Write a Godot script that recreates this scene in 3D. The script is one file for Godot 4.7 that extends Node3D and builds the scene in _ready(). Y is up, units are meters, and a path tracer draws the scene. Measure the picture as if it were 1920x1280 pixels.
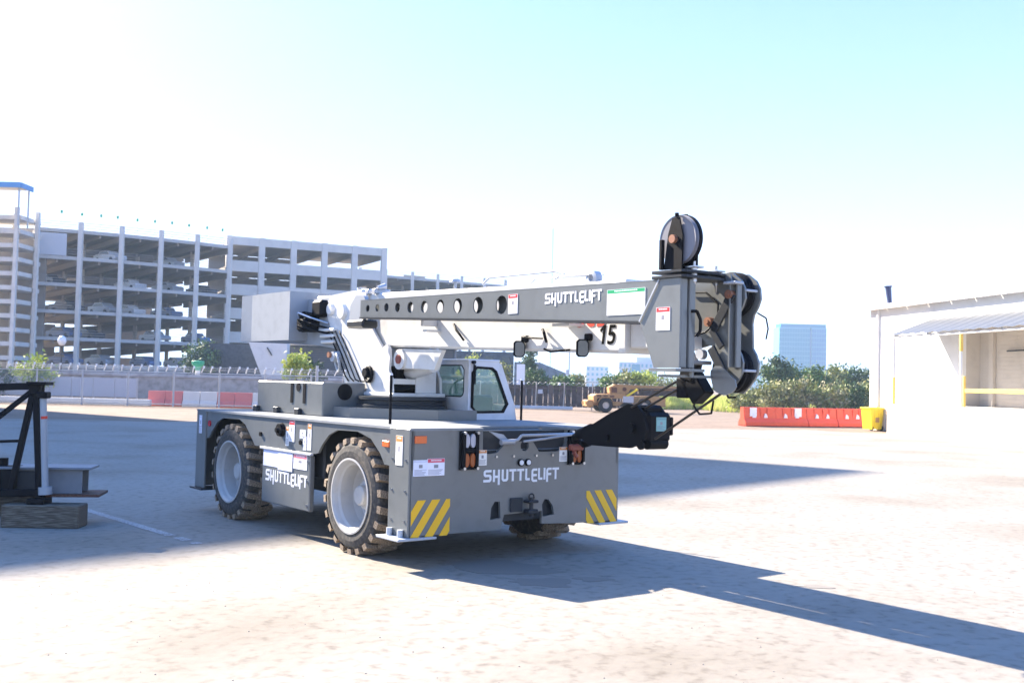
extends Node3D

var M := {}
var rng := RandomNumberGenerator.new()
var used := {}

# ---------------------------------------------------------------- helpers
func lin(r: float, g: float, b: float, a := 1.0) -> Color:
	var c := Color(r, g, b).linear_to_srgb()
	c.a = a
	return c

func noise_tex(seed_: int, freq: float, cols: Array, size := 512, type := FastNoiseLite.TYPE_SIMPLEX_SMOOTH, oct := 5) -> NoiseTexture2D:
	var n := FastNoiseLite.new()
	n.seed = seed_
	n.noise_type = type
	n.frequency = freq
	n.fractal_octaves = oct
	var t := NoiseTexture2D.new()
	t.width = size
	t.height = size
	t.seamless = true
	t.noise = n
	if cols.size() > 0:
		var g := Gradient.new()
		var offs := PackedFloat32Array()
		var cc := PackedColorArray()
		for c in cols:
			offs.append(c[0])
			cc.append(c[1])
		g.offsets = offs
		g.colors = cc
		t.color_ramp = g
	return t

func mat(key: String, c: Color, rough := 0.6, metal := 0.0, tex: Texture2D = null, scale := 1.0) -> StandardMaterial3D:
	var m := StandardMaterial3D.new()
	m.resource_name = key
	m.albedo_color = c
	m.roughness = rough
	m.metallic = metal
	if tex:
		m.albedo_texture = tex
		m.uv1_triplanar = true
		m.uv1_scale = Vector3.ONE * scale
	M[key] = m
	return m

func mb() -> SurfaceTool:
	var st := SurfaceTool.new()
	st.begin(Mesh.PRIMITIVE_TRIANGLES)
	st.set_smooth_group(-1)
	return st

func tri(st: SurfaceTool, a: Vector3, b: Vector3, c: Vector3):
	st.add_vertex(a); st.add_vertex(c); st.add_vertex(b)

func quad(st: SurfaceTool, a: Vector3, b: Vector3, c: Vector3, d: Vector3):
	tri(st, a, b, c)
	tri(st, a, c, d)

func box(st: SurfaceTool, lo: Vector3, hi: Vector3, bev := 0.0, xf := Transform3D()):
	var c := (lo + hi) * 0.5
	var h := (hi - lo).abs() * 0.5
	var b := minf(bev, minf(h.x, minf(h.y, h.z)) * 0.45)
	if b <= 0.0:
		var p := []
		for i in 8:
			p.append(xf * (c + Vector3(h.x * (1 if i & 1 else -1), h.y * (1 if i & 2 else -1), h.z * (1 if i & 4 else -1))))
		quad(st, p[4], p[5], p[7], p[6]); quad(st, p[1], p[0], p[2], p[3])
		quad(st, p[5], p[1], p[3], p[7]); quad(st, p[0], p[4], p[6], p[2])
		quad(st, p[6], p[7], p[3], p[2]); quad(st, p[0], p[1], p[5], p[4])
		return
	# chamfered: three points per corner, one on each adjoining face
	var V := func(sx, sy, sz, ax):
		var v := Vector3(h.x * sx, h.y * sy, h.z * sz)
		if ax != 0: v.x -= b * sx
		if ax != 1: v.y -= b * sy
		if ax != 2: v.z -= b * sz
		return xf * (c + v)
	for s in [-1, 1]:
		var q := [[V.call(s, -1, -1, 0), V.call(s, 1, -1, 0), V.call(s, 1, 1, 0), V.call(s, -1, 1, 0)],
			[V.call(-1, s, -1, 1), V.call(-1, s, 1, 1), V.call(1, s, 1, 1), V.call(1, s, -1, 1)],
			[V.call(-1, -1, s, 2), V.call(1, -1, s, 2), V.call(1, 1, s, 2), V.call(-1, 1, s, 2)]]
		for f in q:
			if s > 0: quad(st, f[0], f[1], f[2], f[3])
			else: quad(st, f[3], f[2], f[1], f[0])
	for s in [-1, 1]:
		for t in [-1, 1]:
			var e := [[V.call(s, t, -1, 0), V.call(s, t, 1, 0), V.call(s, t, 1, 1), V.call(s, t, -1, 1)],
				[V.call(-1, s, t, 1), V.call(1, s, t, 1), V.call(1, s, t, 2), V.call(-1, s, t, 2)],
				[V.call(t, -1, s, 2), V.call(t, 1, s, 2), V.call(t, 1, s, 0), V.call(t, -1, s, 0)]]
			for f in e:
				if s * t > 0: quad(st, f[3], f[2], f[1], f[0])
				else: quad(st, f[0], f[1], f[2], f[3])
	for i in 8:
		var sx := 1 if i & 1 else -1
		var sy := 1 if i & 2 else -1
		var sz := 1 if i & 4 else -1
		var f := [V.call(sx, sy, sz, 0), V.call(sx, sy, sz, 1), V.call(sx, sy, sz, 2)]
		if sx * sy * sz > 0: tri(st, f[0], f[1], f[2])
		else: tri(st, f[2], f[1], f[0])

func basis_along(d: Vector3, up := Vector3.UP) -> Basis:
	var z := d.normalized()
	var u := up if absf(z.dot(up)) < 0.99 else Vector3.RIGHT
	var x := u.cross(z).normalized()
	return Basis(x, z.cross(x), z)

func bar(st: SurfaceTool, a: Vector3, b: Vector3, w: float, h: float, bev := 0.0, up := Vector3.UP):
	var l := a.distance_to(b)
	box(st, Vector3(-w / 2, -h / 2, -l / 2), Vector3(w / 2, h / 2, l / 2), bev, Transform3D(basis_along(b - a, up), (a + b) / 2))

func cyl(st: SurfaceTool, a: Vector3, b: Vector3, r0: float, r1 := -1.0, n := 12, caps := true):
	if r1 < 0: r1 = r0
	var B := basis_along(b - a)
	for i in n:
		var t0 := TAU * i / n
		var t1 := TAU * (i + 1) / n
		var u0 := B.x * cos(t0) + B.y * sin(t0)
		var u1 := B.x * cos(t1) + B.y * sin(t1)
		st.set_smooth_group(1)
		quad(st, a + u0 * r0, a + u1 * r0, b + u1 * r1, b + u0 * r1)
		st.set_smooth_group(-1)
		if caps:
			if r0 > 0.0001: tri(st, a, a + u1 * r0, a + u0 * r0)
			if r1 > 0.0001: tri(st, b, b + u0 * r1, b + u1 * r1)

func tube(st: SurfaceTool, pts: Array, r: float, n := 6):
	for i in pts.size() - 1:
		cyl(st, pts[i], pts[i + 1], r, r, n, i == 0 or i == pts.size() - 2)

func ring_torus(st: SurfaceTool, c: Vector3, axis: Vector3, R: float, r: float, n := 16, m := 6):
	var pts := []
	var B := basis_along(axis)
	for i in n + 1:
		var t := TAU * i / n
		pts.append(c + B.x * cos(t) * R + B.y * sin(t) * R)
	tube(st, pts, r, m)

# profile: array of Vector2(radius, offset along axis), drawn with smooth sides
func lathe(st: SurfaceTool, prof: Array, o: Vector3, axis: Vector3, n := 32, smooth := false):
	var B := basis_along(axis)
	for k in prof.size() - 1:
		st.set_smooth_group(k + 2 if not smooth else 1)
		for i in n:
			var t0 := TAU * i / n
			var t1 := TAU * (i + 1) / n
			var u0 := B.x * cos(t0) + B.y * sin(t0)
			var u1 := B.x * cos(t1) + B.y * sin(t1)
			var p: Vector2 = prof[k]
			var q: Vector2 = prof[k + 1]
			var a := o + B.z * p.y
			var b := o + B.z * q.y
			if p.x < 0.0001: tri(st, a, b + u1 * q.x, b + u0 * q.x)
			elif q.x < 0.0001: tri(st, a + u0 * p.x, a + u1 * p.x, b)
			else: quad(st, a + u0 * p.x, a + u1 * p.x, b + u1 * q.x, b + u0 * q.x)
	st.set_smooth_group(-1)

# polygon in the plane (o, ux, uy), pulled th backwards from its outward normal ux x uy
func prism(st: SurfaceTool, poly: PackedVector2Array, o: Vector3, ux: Vector3, uy: Vector3, th: float):
	var n := ux.cross(uy).normalized() * th
	var p := poly
	if Geometry2D.is_polygon_clockwise(p):
		p = poly.duplicate()
		p.reverse()
	var big := PackedVector2Array()
	for v in p: big.append(v * 200.0)
	var ix := Geometry2D.triangulate_polygon(big)
	for i in range(0, ix.size(), 3):
		var q := [p[ix[i]], p[ix[i + 1]], p[ix[i + 2]]]
		if (q[1] - q[0]).cross(q[2] - q[0]) < 0: q.reverse()
		var v := []
		for e in q: v.append(o + ux * e.x + uy * e.y)
		tri(st, v[0], v[1], v[2])
		tri(st, v[2] - n, v[1] - n, v[0] - n)
	for i in p.size():
		var a := o + ux * p[i].x + uy * p[i].y
		var j := (i + 1) % p.size()
		var b := o + ux * p[j].x + uy * p[j].y
		quad(st, a - n, b - n, b, a)

# flat slab seen from above: outline in x and z, top at y
func slab(st: SurfaceTool, poly: PackedVector2Array, y: float, th: float):
	var p := PackedVector2Array()
	for v in poly: p.append(Vector2(v.x, -v.y))
	prism(st, p, Vector3(0, y, 0), Vector3(1, 0, 0), Vector3(0, 0, -1), th)

func P2(l: Array) -> PackedVector2Array:
	var r := PackedVector2Array()
	for i in range(0, l.size(), 2): r.append(Vector2(l[i], l[i + 1]))
	return r

func numbered(called: String, parent: Node) -> String:
	var k := str(parent.get_instance_id()) + called
	var n: int = used.get(k, 0)
	used[k] = n + 1
	return called if n == 0 else "%s_%03d" % [called, n]

func obj(called: String, st: SurfaceTool, m: Material, parent: Node = null, label := "") -> MeshInstance3D:
	var o := MeshInstance3D.new()
	var p: Node = parent if parent else self
	o.name = numbered(called, p)
	st.generate_normals()
	o.mesh = st.commit()
	o.material_override = m
	p.add_child(o, true)
	if label: o.set_meta("label", label)
	return o

func tag(o: Node3D, label: String, category := "", group := "", kind := "") -> Node3D:
	if label: o.set_meta("label", label)
	if category: o.set_meta("category", category)
	if group: o.set_meta("group", group)
	if kind: o.set_meta("kind", kind)
	return o

func thing(called: String, label: String, category: String, at := Vector3.ZERO, turn := 0.0, group := "") -> Node3D:
	var o := Node3D.new()
	o.name = numbered(called, self)
	add_child(o, true)
	o.position = at
	o.rotation.y = turn
	tag(o, label, category, group)
	return o

func dup(src: Node3D, at: Vector3, turn: float, label: String) -> Node3D:
	var base := str(src.name)
	var c := src.duplicate()
	if base.right(3).is_valid_int(): base = base.left(-4)
	c.name = numbered(base, self)
	add_child(c, true)
	c.position = at
	c.rotation.y = turn
	if label: c.set_meta("label", label)
	return c

# a cut plate: outline minus round or polygonal holes; outward normal ux x uy, pulled th inwards
func plate(called: String, poly: PackedVector2Array, th: float, o: Vector3, ux: Vector3, uy: Vector3, holes: Array, m: Material, parent: Node) -> Node3D:
	var g := CSGPolygon3D.new()
	g.polygon = poly
	g.mode = CSGPolygon3D.MODE_DEPTH
	g.depth = th
	g.material = m
	g.smooth_faces = false
	g.name = numbered(called, parent)
	g.transform = Transform3D(Basis(ux, uy, ux.cross(uy)), o)
	for h in holes:
		if h is Array:
			var c := CSGCylinder3D.new()
			c.radius = h[2]
			c.height = th * 4
			c.sides = 28
			c.smooth_faces = true
			c.operation = CSGShape3D.OPERATION_SUBTRACTION
			c.material = m
			c.transform = Transform3D(Basis(Vector3.RIGHT, PI / 2), Vector3(h[0], h[1], -th / 2))
			c.name = "round_hole"
			g.add_child(c, true)
		else:
			var c := CSGPolygon3D.new()
			c.polygon = h
			c.depth = th * 3
			c.position.z = th
			c.operation = CSGShape3D.OPERATION_SUBTRACTION
			c.material = m
			c.name = "cut_out"
			g.add_child(c, true)
	parent.add_child(g, true)
	return g

func sticker(called: String, m: Material, c: Vector3, ux: Vector3, uy: Vector3, w: float, h: float, parent: Node) -> MeshInstance3D:
	var st := mb()
	var n := ux.cross(uy).normalized() * 0.004
	var q := [c - ux * w / 2 - uy * h / 2 + n, c + ux * w / 2 - uy * h / 2 + n, c + ux * w / 2 + uy * h / 2 + n, c - ux * w / 2 + uy * h / 2 + n]
	var uv := [Vector2(0, 1), Vector2(1, 1), Vector2(1, 0), Vector2(0, 0)]
	for k in [0, 2, 1, 0, 3, 2]:
		st.set_uv(uv[k])
		st.add_vertex(q[k])
	for k in 4:
		st.set_uv(Vector2(0.01, 0.5)); var a: Vector3 = q[k]; var b: Vector3 = q[(k + 1) % 4]
		quad(st, a - n, b - n, b, a)
	return obj(called, st, m, parent)

func rounded(x0: float, y0: float, x1: float, y1: float, r: float, k := 5) -> PackedVector2Array:
	var p := PackedVector2Array()
	var cs := [Vector2(x1 - r, y0 + r), Vector2(x1 - r, y1 - r), Vector2(x0 + r, y1 - r), Vector2(x0 + r, y0 + r)]
	for i in 4:
		for j in k + 1:
			var t := -PI / 2 + i * PI / 2 + PI / 2 * j / k
			p.append(cs[i] + Vector2(cos(t), sin(t)) * r)
	return p

func round_poly(poly: PackedVector2Array, r: float) -> PackedVector2Array:
	var a := Geometry2D.offset_polygon(poly, -r, Geometry2D.JOIN_MITER)
	var b := Geometry2D.offset_polygon(a[0], r, Geometry2D.JOIN_ROUND)
	return b[0]

func rect_image(w: int, h: int, bg: Color, header: Color, hh: int, seed_: int, grid := false) -> ImageTexture:
	var im := Image.create(w, h, false, Image.FORMAT_RGBA8)
	im.fill(bg)
	var r := RandomNumberGenerator.new()
	r.seed = seed_
	if hh > 0:
		im.fill_rect(Rect2i(1, 1, w - 2, hh), header)
		var x := w / 5
		while x < w * 4 / 5:
			var l := r.randi_range(2, 5)
			im.fill_rect(Rect2i(x, hh / 3, l, maxi(1, hh / 3)), bg)
			x += l + 1
	var ink := Color(0.45, 0.45, 0.5)
	if grid:
		for y in range(hh + 4, h - 3, 4):
			im.fill_rect(Rect2i(4, y, w - 8, 1), Color(0.82, 0.82, 0.84))
		for x in range(4, w - 3, 9):
			im.fill_rect(Rect2i(x, hh + 4, 1, h - hh - 8), Color(0.82, 0.82, 0.84))
	else:
		im.fill_rect(Rect2i(w * 3 / 8, hh + (h - hh) / 5, w / 4, (h - hh) / 4), Color(0.55, 0.55, 0.58))
		for y in range(hh + (h - hh) * 11 / 20, h - 3, 3):
			im.fill_rect(Rect2i(4, y, r.randi_range(w / 2, w - 8), 1), ink)
	return ImageTexture.create_from_image(im)

func label_mat(key: String, tex: Texture2D):
	var m := StandardMaterial3D.new()
	m.albedo_texture = tex
	m.roughness = 0.4
	m.resource_name = key
	M[key] = m

# lettering drawn as strokes; u = height of a capital letter
const GLYPHS := {
	"S": [[.58, .9, .1, .9, 0, .82, 0, .6, .08, .52, .52, .52, .6, .44, .6, .18, .52, .1, -.02, .1]],
	"H": [[0, .9, 0, .1], [0, .42, .5, .42], [.5, .9, .5, -.16]],
	"U": [[0, .9, 0, .2, .09, .1, .39, .1, .48, .2, .48, .9]],
	"T": [[0, .9, .54, .9], [.27, .9, .27, .1]],
	"L": [[0, .9, 0, .1, .28, .1]],
	"E": [[.42, .88, .1, .88, 0, .78, 0, .06, .1, -.05, .42, -.05], [0, .42, .38, .42]],
	"I": [[0, .9, 0, .1]],
	"F": [[.38, .9, .1, .9, 0, .8, 0, -.1], [0, .46, .34, .46]],
}
func logo(parent: Node, o: Vector3, ux: Vector3, uy: Vector3, u: float, m: Material):
	var xs := [0.0, .95, 1.84, 2.63, 3.45, 4.32, 4.98, 5.7, 6.3, 6.6, 7.26]
	var s := "SHUTTLELIFT"
	for i in s.length():
		var polys := []
		for pl in GLYPHS[s[i]]:
			var line := P2(pl)
			var off := Geometry2D.offset_polyline(line, 0.098, Geometry2D.JOIN_ROUND, Geometry2D.END_SQUARE if s[i] in "HTLIU" else Geometry2D.END_SQUARE)
			if polys.is_empty(): polys = Array(off)
			else:
				var mg := Geometry2D.merge_polygons(polys[0], off[0])
				polys = Array(mg)
		var st := mb()
		var sc := PackedVector2Array()
		for v in polys[0]: sc.append(Vector2(xs[i] + v.x, v.y) * u)
		prism(st, sc, o + ux.cross(uy) * 0.003, ux, uy, 0.003)
		obj("letter", st, m, parent)

func text_mesh(parent: Node, called: String, txt: String, o: Vector3, ux: Vector3, uy: Vector3, height: float, squeeze: float, slant: float, m: Material):
	var tm := TextMesh.new()
	var f := SystemFont.new()
	f.font_names = PackedStringArray(["Droid Sans"])
	f.font_weight = 700
	tm.font = f
	tm.font_size = 64
	tm.pixel_size = 0.01
	tm.depth = 0.02
	tm.text = txt
	var ar := tm.get_mesh_arrays()
	var vs: PackedVector3Array = ar[Mesh.ARRAY_VERTEX]
	var ix: PackedInt32Array = ar[Mesh.ARRAY_INDEX] if ar[Mesh.ARRAY_INDEX] != null else PackedInt32Array(range(vs.size()))
	var lo := Vector3(1e9, 1e9, 1e9)
	var hi := -lo
	for v in vs:
		lo = lo.min(v); hi = hi.max(v)
	var k := height / (hi.y - lo.y)
	var n := ux.cross(uy)
	var st := mb()
	for i in ix:
		var v := vs[i] - lo
		st.add_vertex(o + ux * ((v.x * squeeze + v.y * slant) * k) + uy * v.y * k + n * (0.001 + v.z * 0.1))
	obj(called, st, m, parent)

# foliage: leaf cards in clumps through an ellipsoid; colours vary from leaf to leaf
func leaves(st: SurfaceTool, c: Vector3, r: Vector3, clumps: int, per: int, leaf: float, cols: Array, spread := 0.3, up_bias := 0.0):
	for k in clumps:
		var d := Vector3(rng.randfn(), rng.randfn(), rng.randfn()).normalized() * pow(rng.randf(), 0.45)
		if d.y < -0.7: d.y *= 0.6
		var cc := c + d * r * 0.85
		var base: Color = cols[rng.randi() % cols.size()]
		for j in per:
			var p := cc + Vector3(rng.randfn(), rng.randfn() * 0.8, rng.randfn()) * spread * (r.x + r.y) * 0.3
			var a := Vector3(rng.randfn(), rng.randfn() + up_bias, rng.randfn()).normalized()
			var b := a.cross(Vector3(rng.randfn(), rng.randfn(), rng.randfn()).normalized()).normalized()
			var s := leaf * rng.randf_range(0.6, 1.4)
			var col := base * rng.randf_range(0.75, 1.3)
			col.a = 1
			st.set_color(col)
			tri(st, p - b * s * 0.32, p + a * s, p + b * s * 0.32)
			tri(st, p - b * s * 0.32, p + b * s * 0.32, p - a * s * 0.45)

func plant(called: String, label: String, category: String, at: Vector3, h: float, r: Vector3, clumps: int, per: int, leaf: float, cols: Array, group := "", trunk := 0.1, spread := 0.3, up_bias := 0.0) -> Node3D:
	var t := thing(called, label, category, at, 0.0, group)
	var st := mb()
	var top := Vector3(0, h - r.y * 0.9, 0)
	cyl(st, Vector3(0, -0.1, 0), top, trunk, trunk * 0.5, 8)
	for i in 5:
		var a := TAU * i / 5.0 + rng.randf()
		var s := top * rng.randf_range(0.55, 0.95)
		cyl(st, s, s + Vector3(cos(a) * r.x * 0.6, r.y * rng.randf_range(0.2, 0.9), sin(a) * r.z * 0.6), trunk * 0.4, trunk * 0.12, 5)
	obj("trunk" if category == "tree" else "stems", st, M.bark, t)
	st = mb()
	leaves(st, Vector3(0, h - r.y, 0), r, clumps, per, leaf, cols, spread, up_bias)
	obj("crown", st, M.leaf, t)
	return t

# ---------------------------------------------------------------- scene
func _ready():
	rng.seed = 20240611
	# camera
	var cam := Camera3D.new()
	cam.name = "camera"
	add_child(cam)
	var pi_ := 0.0384
	var ro := 0.0242
	var X := Vector3(1, 0, 0)
	var U := Vector3(0, cos(pi_), sin(pi_))
	cam.transform = Transform3D(Basis(X * cos(ro) + U * sin(ro), U * cos(ro) - X * sin(ro), Vector3(0, -sin(pi_), cos(pi_))), Vector3(0, 1.65, 0))
	cam.keep_aspect = Camera3D.KEEP_HEIGHT
	cam.fov = 35.53
	cam.near = 0.1
	cam.far = 4000.0
	var at := CameraAttributesPhysical.new()
	at.frustum_focal_length = 37.44
	at.frustum_far = 4000.0
	at.frustum_near = 0.1
	at.exposure_aperture = 5.0
	at.frustum_focus_distance = 9.0
	cam.attributes = at
	cam.current = true
	# sky, sun, exposure
	var we := WorldEnvironment.new()
	we.name = "environment"
	var e := Environment.new()
	e.background_mode = Environment.BG_SKY
	e.tonemap_mode = Environment.TONE_MAPPER_LINEAR
	e.tonemap_exposure = 6.9
	e.sdfgi_enabled = true
	e.ssao_enabled = true
	e.ssil_enabled = true
	e.fog_enabled = true
	e.fog_density = 0.0006
	e.fog_light_color = Color(0.8, 0.91, 1.0)
	var sun_travel := Vector3(0.6437, -0.5610, 0.5205).normalized()
	var sky := Sky.new()
	var pm := PanoramaSkyMaterial.new()
	pm.panorama = sky_image(-sun_travel)
	sky.sky_material = pm
	e.sky = sky
	we.environment = e
	add_child(we)
	var sun := DirectionalLight3D.new()
	sun.name = "sun"
	sun.light_energy = 1.0
	sun.light_angular_distance = 0.53
	sun.light_color = Color(1.0, 0.945, 0.87)
	sun.shadow_enabled = true
	add_child(sun)
	sun.look_at_from_position(Vector3.ZERO, sun_travel, Vector3.UP)
	make_materials()
	ground()
	shade_building()
	warehouse()
	garage()
	far_buildings()
	crane()
	jack_frame()
	yard()
	trees()

func sky_image(s: Vector3) -> ImageTexture:
	var w := 768
	var h := 384
	var im := Image.create(w, h, false, Image.FORMAT_RGBF)
	for y in h:
		var th := PI * (y + 0.5) / h
		for x in w:
			var az := TAU * (x + 0.5) / w
			var d := Vector3(sin(az) * sin(th), cos(th), -cos(az) * sin(th))
			var el := maxf(0.0, rad_to_deg(asin(clampf(d.y, -1, 1))))
			var g := rad_to_deg(acos(clampf(d.dot(s), -1, 1)))
			var t := exp(-el / 16.0)
			var a := 0.62 * exp(-g / 14.0) + 0.6 * exp(-g / 5.0)
			var c := Vector3(0.004, 0.061, 0.225).lerp(Vector3(0.222, 0.258, 0.305), t) + Vector3(1.0, 0.98, 0.93) * a
			if d.y < 0.0: c = c.lerp(Vector3(0.16, 0.145, 0.125), clampf(-d.y * 12.0, 0, 1))
			im.set_pixel(x, y, Color(c.x, c.y, c.z))
	return ImageTexture.create_from_image(im)

func make_materials():
	var grime := noise_tex(3, 0.012, [[0.0, Color(0.92, 0.92, 0.92)], [0.45, Color(0.98, 0.98, 0.98)], [1.0, Color(1, 1, 1)]])
	var conc := noise_tex(5, 0.02, [[0.0, Color(0.74, 0.73, 0.72)], [0.5, Color(0.92, 0.91, 0.9)], [1.0, Color(1, 1, 1)]])
	var dust := noise_tex(9, 0.02, [[0.3, Color(0.55, 0.55, 0.55)], [0.7, Color(1, 1, 1)]])
	var rust := noise_tex(14, 0.03, [[0.3, Color(0.7, 0.5, 0.4)], [0.7, Color(1, 1, 1)]])
	var grain := noise_tex(15, 0.02, [[0.25, Color(0.62, 0.58, 0.54)], [0.7, Color(1, 1, 1)]])
	for d in [["grey_paint", lin(.165, .174, .171), .3], ["white_paint", lin(.72, .71, .68), .4], ["cab_white", lin(.68, .69, .71), .35]]:
		var m := mat(d[0], d[1], d[2], 0.0, grime, 0.7)
		m.clearcoat_enabled = true
		m.clearcoat = 0.3
		m.clearcoat_roughness = 0.12
	mat("deck_paint", lin(.27, .285, .295), .9, 0.0, grime, 0.7)
	M.deck_paint.metallic_specular = 0.25
	mat("pale_grey", lin(.42, .45, .49), .45, 0.0, grime, .8)
	mat("dark_paint", lin(.03, .034, .04), .45, 0.0, grime, 1.0)
	mat("black", lin(.008, .008, .01), .55)
	M.black.metallic_specular = 0.22
	M.dark_paint.metallic_specular = 0.35
	mat("cw_paint", lin(.35, .37, .39), .5, 0.0, grime, .6)
	mat("rubber", lin(.022, .021, .022), .85)
	var tire := noise_tex(21, 0.02, [[0.2, Color(0.2, 0.2, 0.2)], [0.6, Color(0.28, 0.27, 0.26)], [0.9, Color(0.4, 0.37, 0.33)]])
	mat("tyre", Color(1, 1, 1), .9, 0.0, tire, 1.5)
	var lug := noise_tex(22, 0.03, [[0.2, Color(0.42, 0.37, 0.31)], [0.6, Color(0.6, 0.53, 0.45)], [0.9, Color(0.74, 0.67, 0.58)]])
	mat("lug", Color(1, 1, 1), .9, 0.0, lug, 3.0)
	mat("rim", lin(.46, .455, .44), .45, 0.0, grime, 1.2)
	mat("steel", lin(.55, .55, .56), .3, 1.0)
	mat("cable", lin(.08, .07, .055), .55, 0.6)
	mat("copper", lin(.3, .14, .085), .5, 0.3)
	mat("red_pin", lin(.25, .06, .04), .5)
	mat("orange_lens", lin(.75, .16, .04), .25)
	mat("amber_lens", lin(.35, .08, .015), .15)
	mat("red_lens", lin(.5, .015, .03), .25)
	mat("clear_lens", lin(.5, .5, .55), .12)
	mat("yellow", lin(.9, .5, .012), .5)
	mat("letter_white", lin(.82, .83, .86), .5)
	mat("letter_black", lin(.008, .008, .008), .6)
	mat("letter_red", lin(.62, .05, .025), .5)
	var gl := mat("glass", Color(0.6, 0.9, 0.8, 0.14), .03)
	gl.transparency = BaseMaterial3D.TRANSPARENCY_ALPHA
	mat("seat", lin(.06, .13, .12), .7)
	mat("concrete", lin(.5, .475, .44), .85, 0.0, conc, 0.15)
	mat("concrete_pale", lin(.6, .61, .63), .85, 0.0, conc, 0.1)
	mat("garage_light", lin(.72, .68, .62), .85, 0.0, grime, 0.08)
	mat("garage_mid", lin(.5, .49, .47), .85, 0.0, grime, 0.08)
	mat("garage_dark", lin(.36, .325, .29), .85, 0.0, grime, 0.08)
	mat("white_wall", lin(.74, .73, .71), .8, 0.0, grime, 0.15)
	mat("tan_wall", lin(.52, .47, .41), .85, 0.0, grime, 0.2)
	mat("metal_sheet", lin(.135, .145, .16), .5, 0.2, grime, .4)
	mat("dark_wall", lin(.06, .075, .1), .7, 0.0, conc, .2)
	mat("louvre", lin(.1, .1, .115), .7)
	mat("grey_wall", lin(.22, .25, .29), .8, 0.0, conc, .1)
	mat("wood", lin(.19, .16, .12), .85, 0.0, grain, 1.0)
	M.wood.uv1_scale = Vector3(.5, 9, 9)
	mat("galv", lin(.45, .46, .48), .5, 0.5)
	mat("rusty", lin(.16, .09, .06), .8, 0.0, rust, 3.0)
	mat("barrier_orange", lin(.78, .075, .03), .5, 0.0, grime, .6)
	mat("barrier_red", lin(.7, .15, .12), .6, 0.0, grime, .6)
	mat("bin_yellow", lin(.85, .62, .02), .45, 0.0, grime, .8)
	mat("trim_yellow", lin(.8, .54, .11), .6)
	mat("plant_yellow", lin(.4, .225, .085), .7, 0.0, grime, .8)
	mat("fence_slat", lin(.1, .082, .075), .9, 0.0, conc, .3)
	mat("fence_slat_b", lin(.15, .125, .115), .9, 0.0, conc, .3)
	mat("vent_blue", lin(.02, .03, .09), .5)
	mat("blue_trim", lin(.1, .3, .6), .5)
	mat("green_paint", lin(.03, .35, .2), .5)
	mat("bark", lin(.09, .07, .05), .9)
	mat("brown", lin(.16, .11, .08), .85)
	mat("car_white", lin(.7, .72, .75), .3); mat("car_blue", lin(.1, .16, .3), .3); mat("car_silver", lin(.4, .43, .47), .3, .3); mat("car_dark", lin(.04, .045, .05), .3)
	mat("window_dark", lin(.02, .028, .035), .1)
	mat("lamp_glass", lin(.8, .82, .85), .3)
	mat("tower_glass", lin(.02, .2, .31), .3)
	mat("tower_glass_b", lin(.05, .19, .36), .3)
	M.tower_glass.metallic_specular = 0.2; M.tower_glass_b.metallic_specular = 0.2
	mat("beam_paint", lin(.19, .21, .235), .6, 0.0, grime, .8)
	M.letter_black.metallic_specular = 0.1
	mat("tower_frame", lin(.09, .31, .42), .5)
	mat("far_wall", lin(.5, .53, .58), .8); mat("far_glass", lin(.08, .16, .36), .2)
	var lf := mat("leaf", Color(1, 1, 1), .7)
	lf.vertex_color_use_as_albedo = true
	lf.backlight_enabled = true
	lf.backlight = lin(.14, .17, .04)
	lf.cull_mode = BaseMaterial3D.CULL_DISABLED
	var mesh_m := mat("chain_link", Color(0.62, 0.63, 0.65, 0.3), .7)
	mesh_m.transparency = BaseMaterial3D.TRANSPARENCY_ALPHA
	label_mat("label_red", rect_image(48, 72, Color(.97, .97, .97), Color(.85, .18, .2), 14, 1))
	label_mat("label_red_wide", rect_image(96, 56, Color(.93, .93, .97), Color(.85, .3, .38), 12, 2))
	label_mat("label_orange", rect_image(40, 72, Color(.96, .95, .93), Color(.85, .55, .3), 14, 3))
	label_mat("label_green", rect_image(128, 92, Color(.97, .97, .97), Color(.05, .6, .38), 13, 4, true))
	label_mat("label_plain", rect_image(64, 48, Color(.9, .91, .97), Color(.8, .82, .9), 6, 5))
	label_mat("label_chart", rect_image(96, 72, Color(.9, .91, .98), Color(.8, .82, .95), 5, 6, true))
	label_mat("label_teal", rect_image(48, 48, Color(.5, .7, .7), Color(.45, .62, .64), 8, 8))
	label_mat("label_pink", rect_image(64, 40, Color(.95, .95, .97), Color(.9, .5, .55), 10, 7))

const H := 1.23
const UX := Vector3(0, 0, 1)   # along the crane, seen from its left side
const Y := Vector3(0, 1, 0)
const RX := Vector3(1, 0, 0)

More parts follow.
